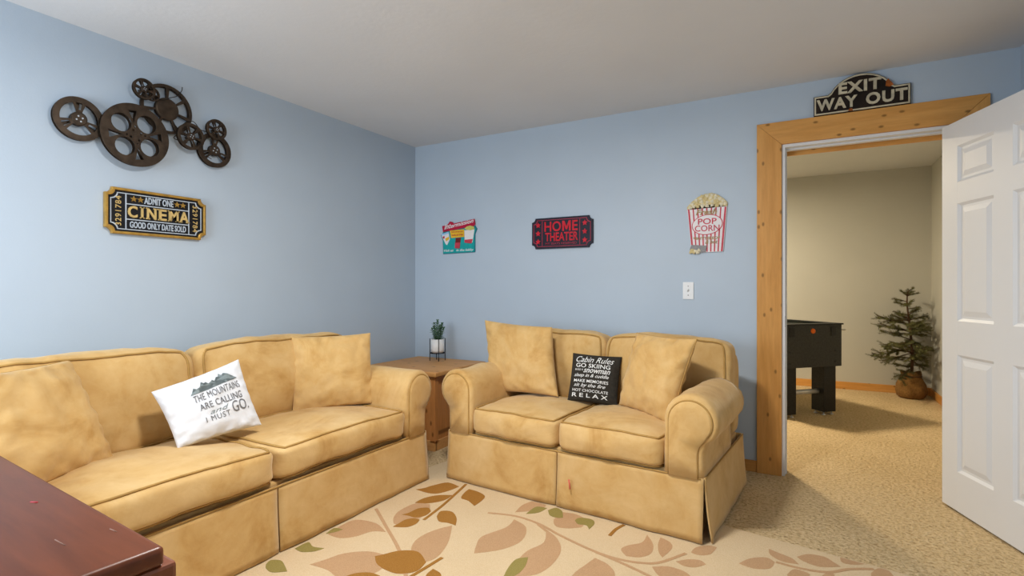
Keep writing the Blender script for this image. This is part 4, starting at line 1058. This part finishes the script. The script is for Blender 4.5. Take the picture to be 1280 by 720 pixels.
flat('heap_plate', [[(-0.128, 0.290), (0.124, 0.298), (0.126, 0.325), (0.105, 0.350), (0.070, 0.378), (0.03, 0.396), (-0.015, 0.392), (-0.06, 0.375), (-0.10, 0.345), (-0.13, 0.312)]], -0.012, 0.0, 'kernel_gold', t, 0.002)
def kernel(x, z, r, mat, y=-0.012):
    V = []; F = []; n = 12; ph = random.uniform(0, 6)
    for i, (rr, yy) in enumerate(((1.0, 0.0), (0.85, -0.004), (0.45, -0.0065))):
        for k in range(n):
            a = 2*PI*k/n; w = 1+0.22*math.sin(3*a+ph); V.append((x+r*rr*w*math.cos(a), y+yy, z+r*rr*w*math.sin(a)))
    for i in range(2):
        for k in range(n): F.append((i*n+k, i*n+(k+1) % n, (i+1)*n+(k+1) % n, (i+1)*n+k))
    F.append(tuple(2*n+k for k in range(n)))
    mesh('kernel', V, F, mat, t, True)
for i, (x, z) in enumerate(kpos): kernel(x, z, random.uniform(0.011, 0.015), 'kernel_gold' if i % 4 == 2 else 'kernel_cream')
ov = lambda rx, rz: [(0.0+rx*math.cos(2*PI*k/40), 0.186+rz*math.sin(2*PI*k/40)+0.06*rx*math.cos(2*PI*k/40)) for k in range(40)]
flat('oval_ring', [ov(0.098, 0.068)], -0.0150, -0.012, 'stripe_red', t)
flat('oval', [ov(0.093, 0.0635)], -0.0160, -0.014, 'sign_white', t)
text('lettering', 'POP', (-0.058, 0.188, 0.060, 0.228), -0.0175, -0.0155, 'stripe_red', t, 0.012)
text('lettering', 'CORN', (-0.078, 0.142, 0.078, 0.182), -0.0175, -0.0155, 'stripe_red', t, 0.008)
text('lettering', 'Fresh', (-0.072, 0.252, 0.062, 0.290), -0.0160, -0.0130, 'script_gold', t, 0.02, 0.3)
text('lettering', '*BUTTERED*', (-0.088, 0.087, 0.080, 0.106), -0.0160, -0.0130, 'script_gold', t, 0.02)
text('lettering', '& hot', (-0.012, 0.058, 0.066, 0.084), -0.0160, -0.0130, 'script_gold', t, 0.01, 0.3)
flat('scoop', [[(-0.112, 0.022), (-0.100, 0.055), (0.000, 0.046), (-0.010, 0.004), (-0.060, 0.0)]], -0.018, -0.010, 'tin_grey', t, 0.002)
for x, z in ((-0.095, 0.018), (-0.075, 0.012), (-0.052, 0.016), (-0.085, 0.004), (-0.06, 0.002), (-0.104, 0.006)): kernel(x, z, 0.0115, 'kernel_gold' if x < -0.08 else 'kernel_cream', -0.017)

# ================================================================ EXIT WAY OUT sign above the door
t = thing('exit_sign', 'dark embossed exit way out sign above the door casing', 'sign', (3.346, 0, 2.2155))
def exit_outline(k):
    W2, hs, ht = 0.238-k, 0.118-k, 0.217-k
    pts = [(-W2, k), (W2, k), (W2, hs), (0.165-k*0.4, hs)]
    for i in range(13):
        a = math.radians(25+130*i/12); pts.append((0.148*math.cos(a)/math.cos(math.radians(25))*(1-k*2), hs+0.012+(ht-hs-0.012)*(math.sin(a)-math.sin(math.radians(25)))/(1-math.sin(math.radians(25)))))
    pts += [(-0.165+k*0.4, hs), (-W2, hs)]
    return pts
flat('back_plate', [exit_outline(0.0)], -0.024, -0.004, 'sign_umber', t, 0.002)
flat('raised_border', [exit_outline(0.004), exit_outline(0.0125)[::-1]], -0.028, -0.022, 'cream_metal', t, 0.001)
text('lettering', 'EXIT', (-0.110, 0.110, 0.100, 0.176), -0.032, -0.022, 'cream_metal', t, 0.035, 0, 1.12)
text('lettering', 'WAY', (-0.222, 0.026, -0.016, 0.094), -0.032, -0.022, 'cream_metal', t, 0.035, 0, 1.12)
text('lettering', 'OUT', (0.026, 0.026, 0.222, 0.094), -0.032, -0.022, 'cream_metal', t, 0.035, 0, 1.12)
flat('rust_patch', [[(0.120, 0.120), (0.140, 0.112), (0.158, 0.122), (0.148, 0.138), (0.132, 0.160), (0.122, 0.148)]], -0.0290, -0.022, 'rust', t)
flat('rust_patch', [[(-0.062, 0.004), (-0.038, 0.004), (-0.042, 0.020), (-0.056, 0.018)]], -0.0290, -0.022, 'rust', t)
tube('hanger', [(0, -0.006, 0.19), (0, 0.0, 0.19)], 0.004, 'black_iron', t, 6)
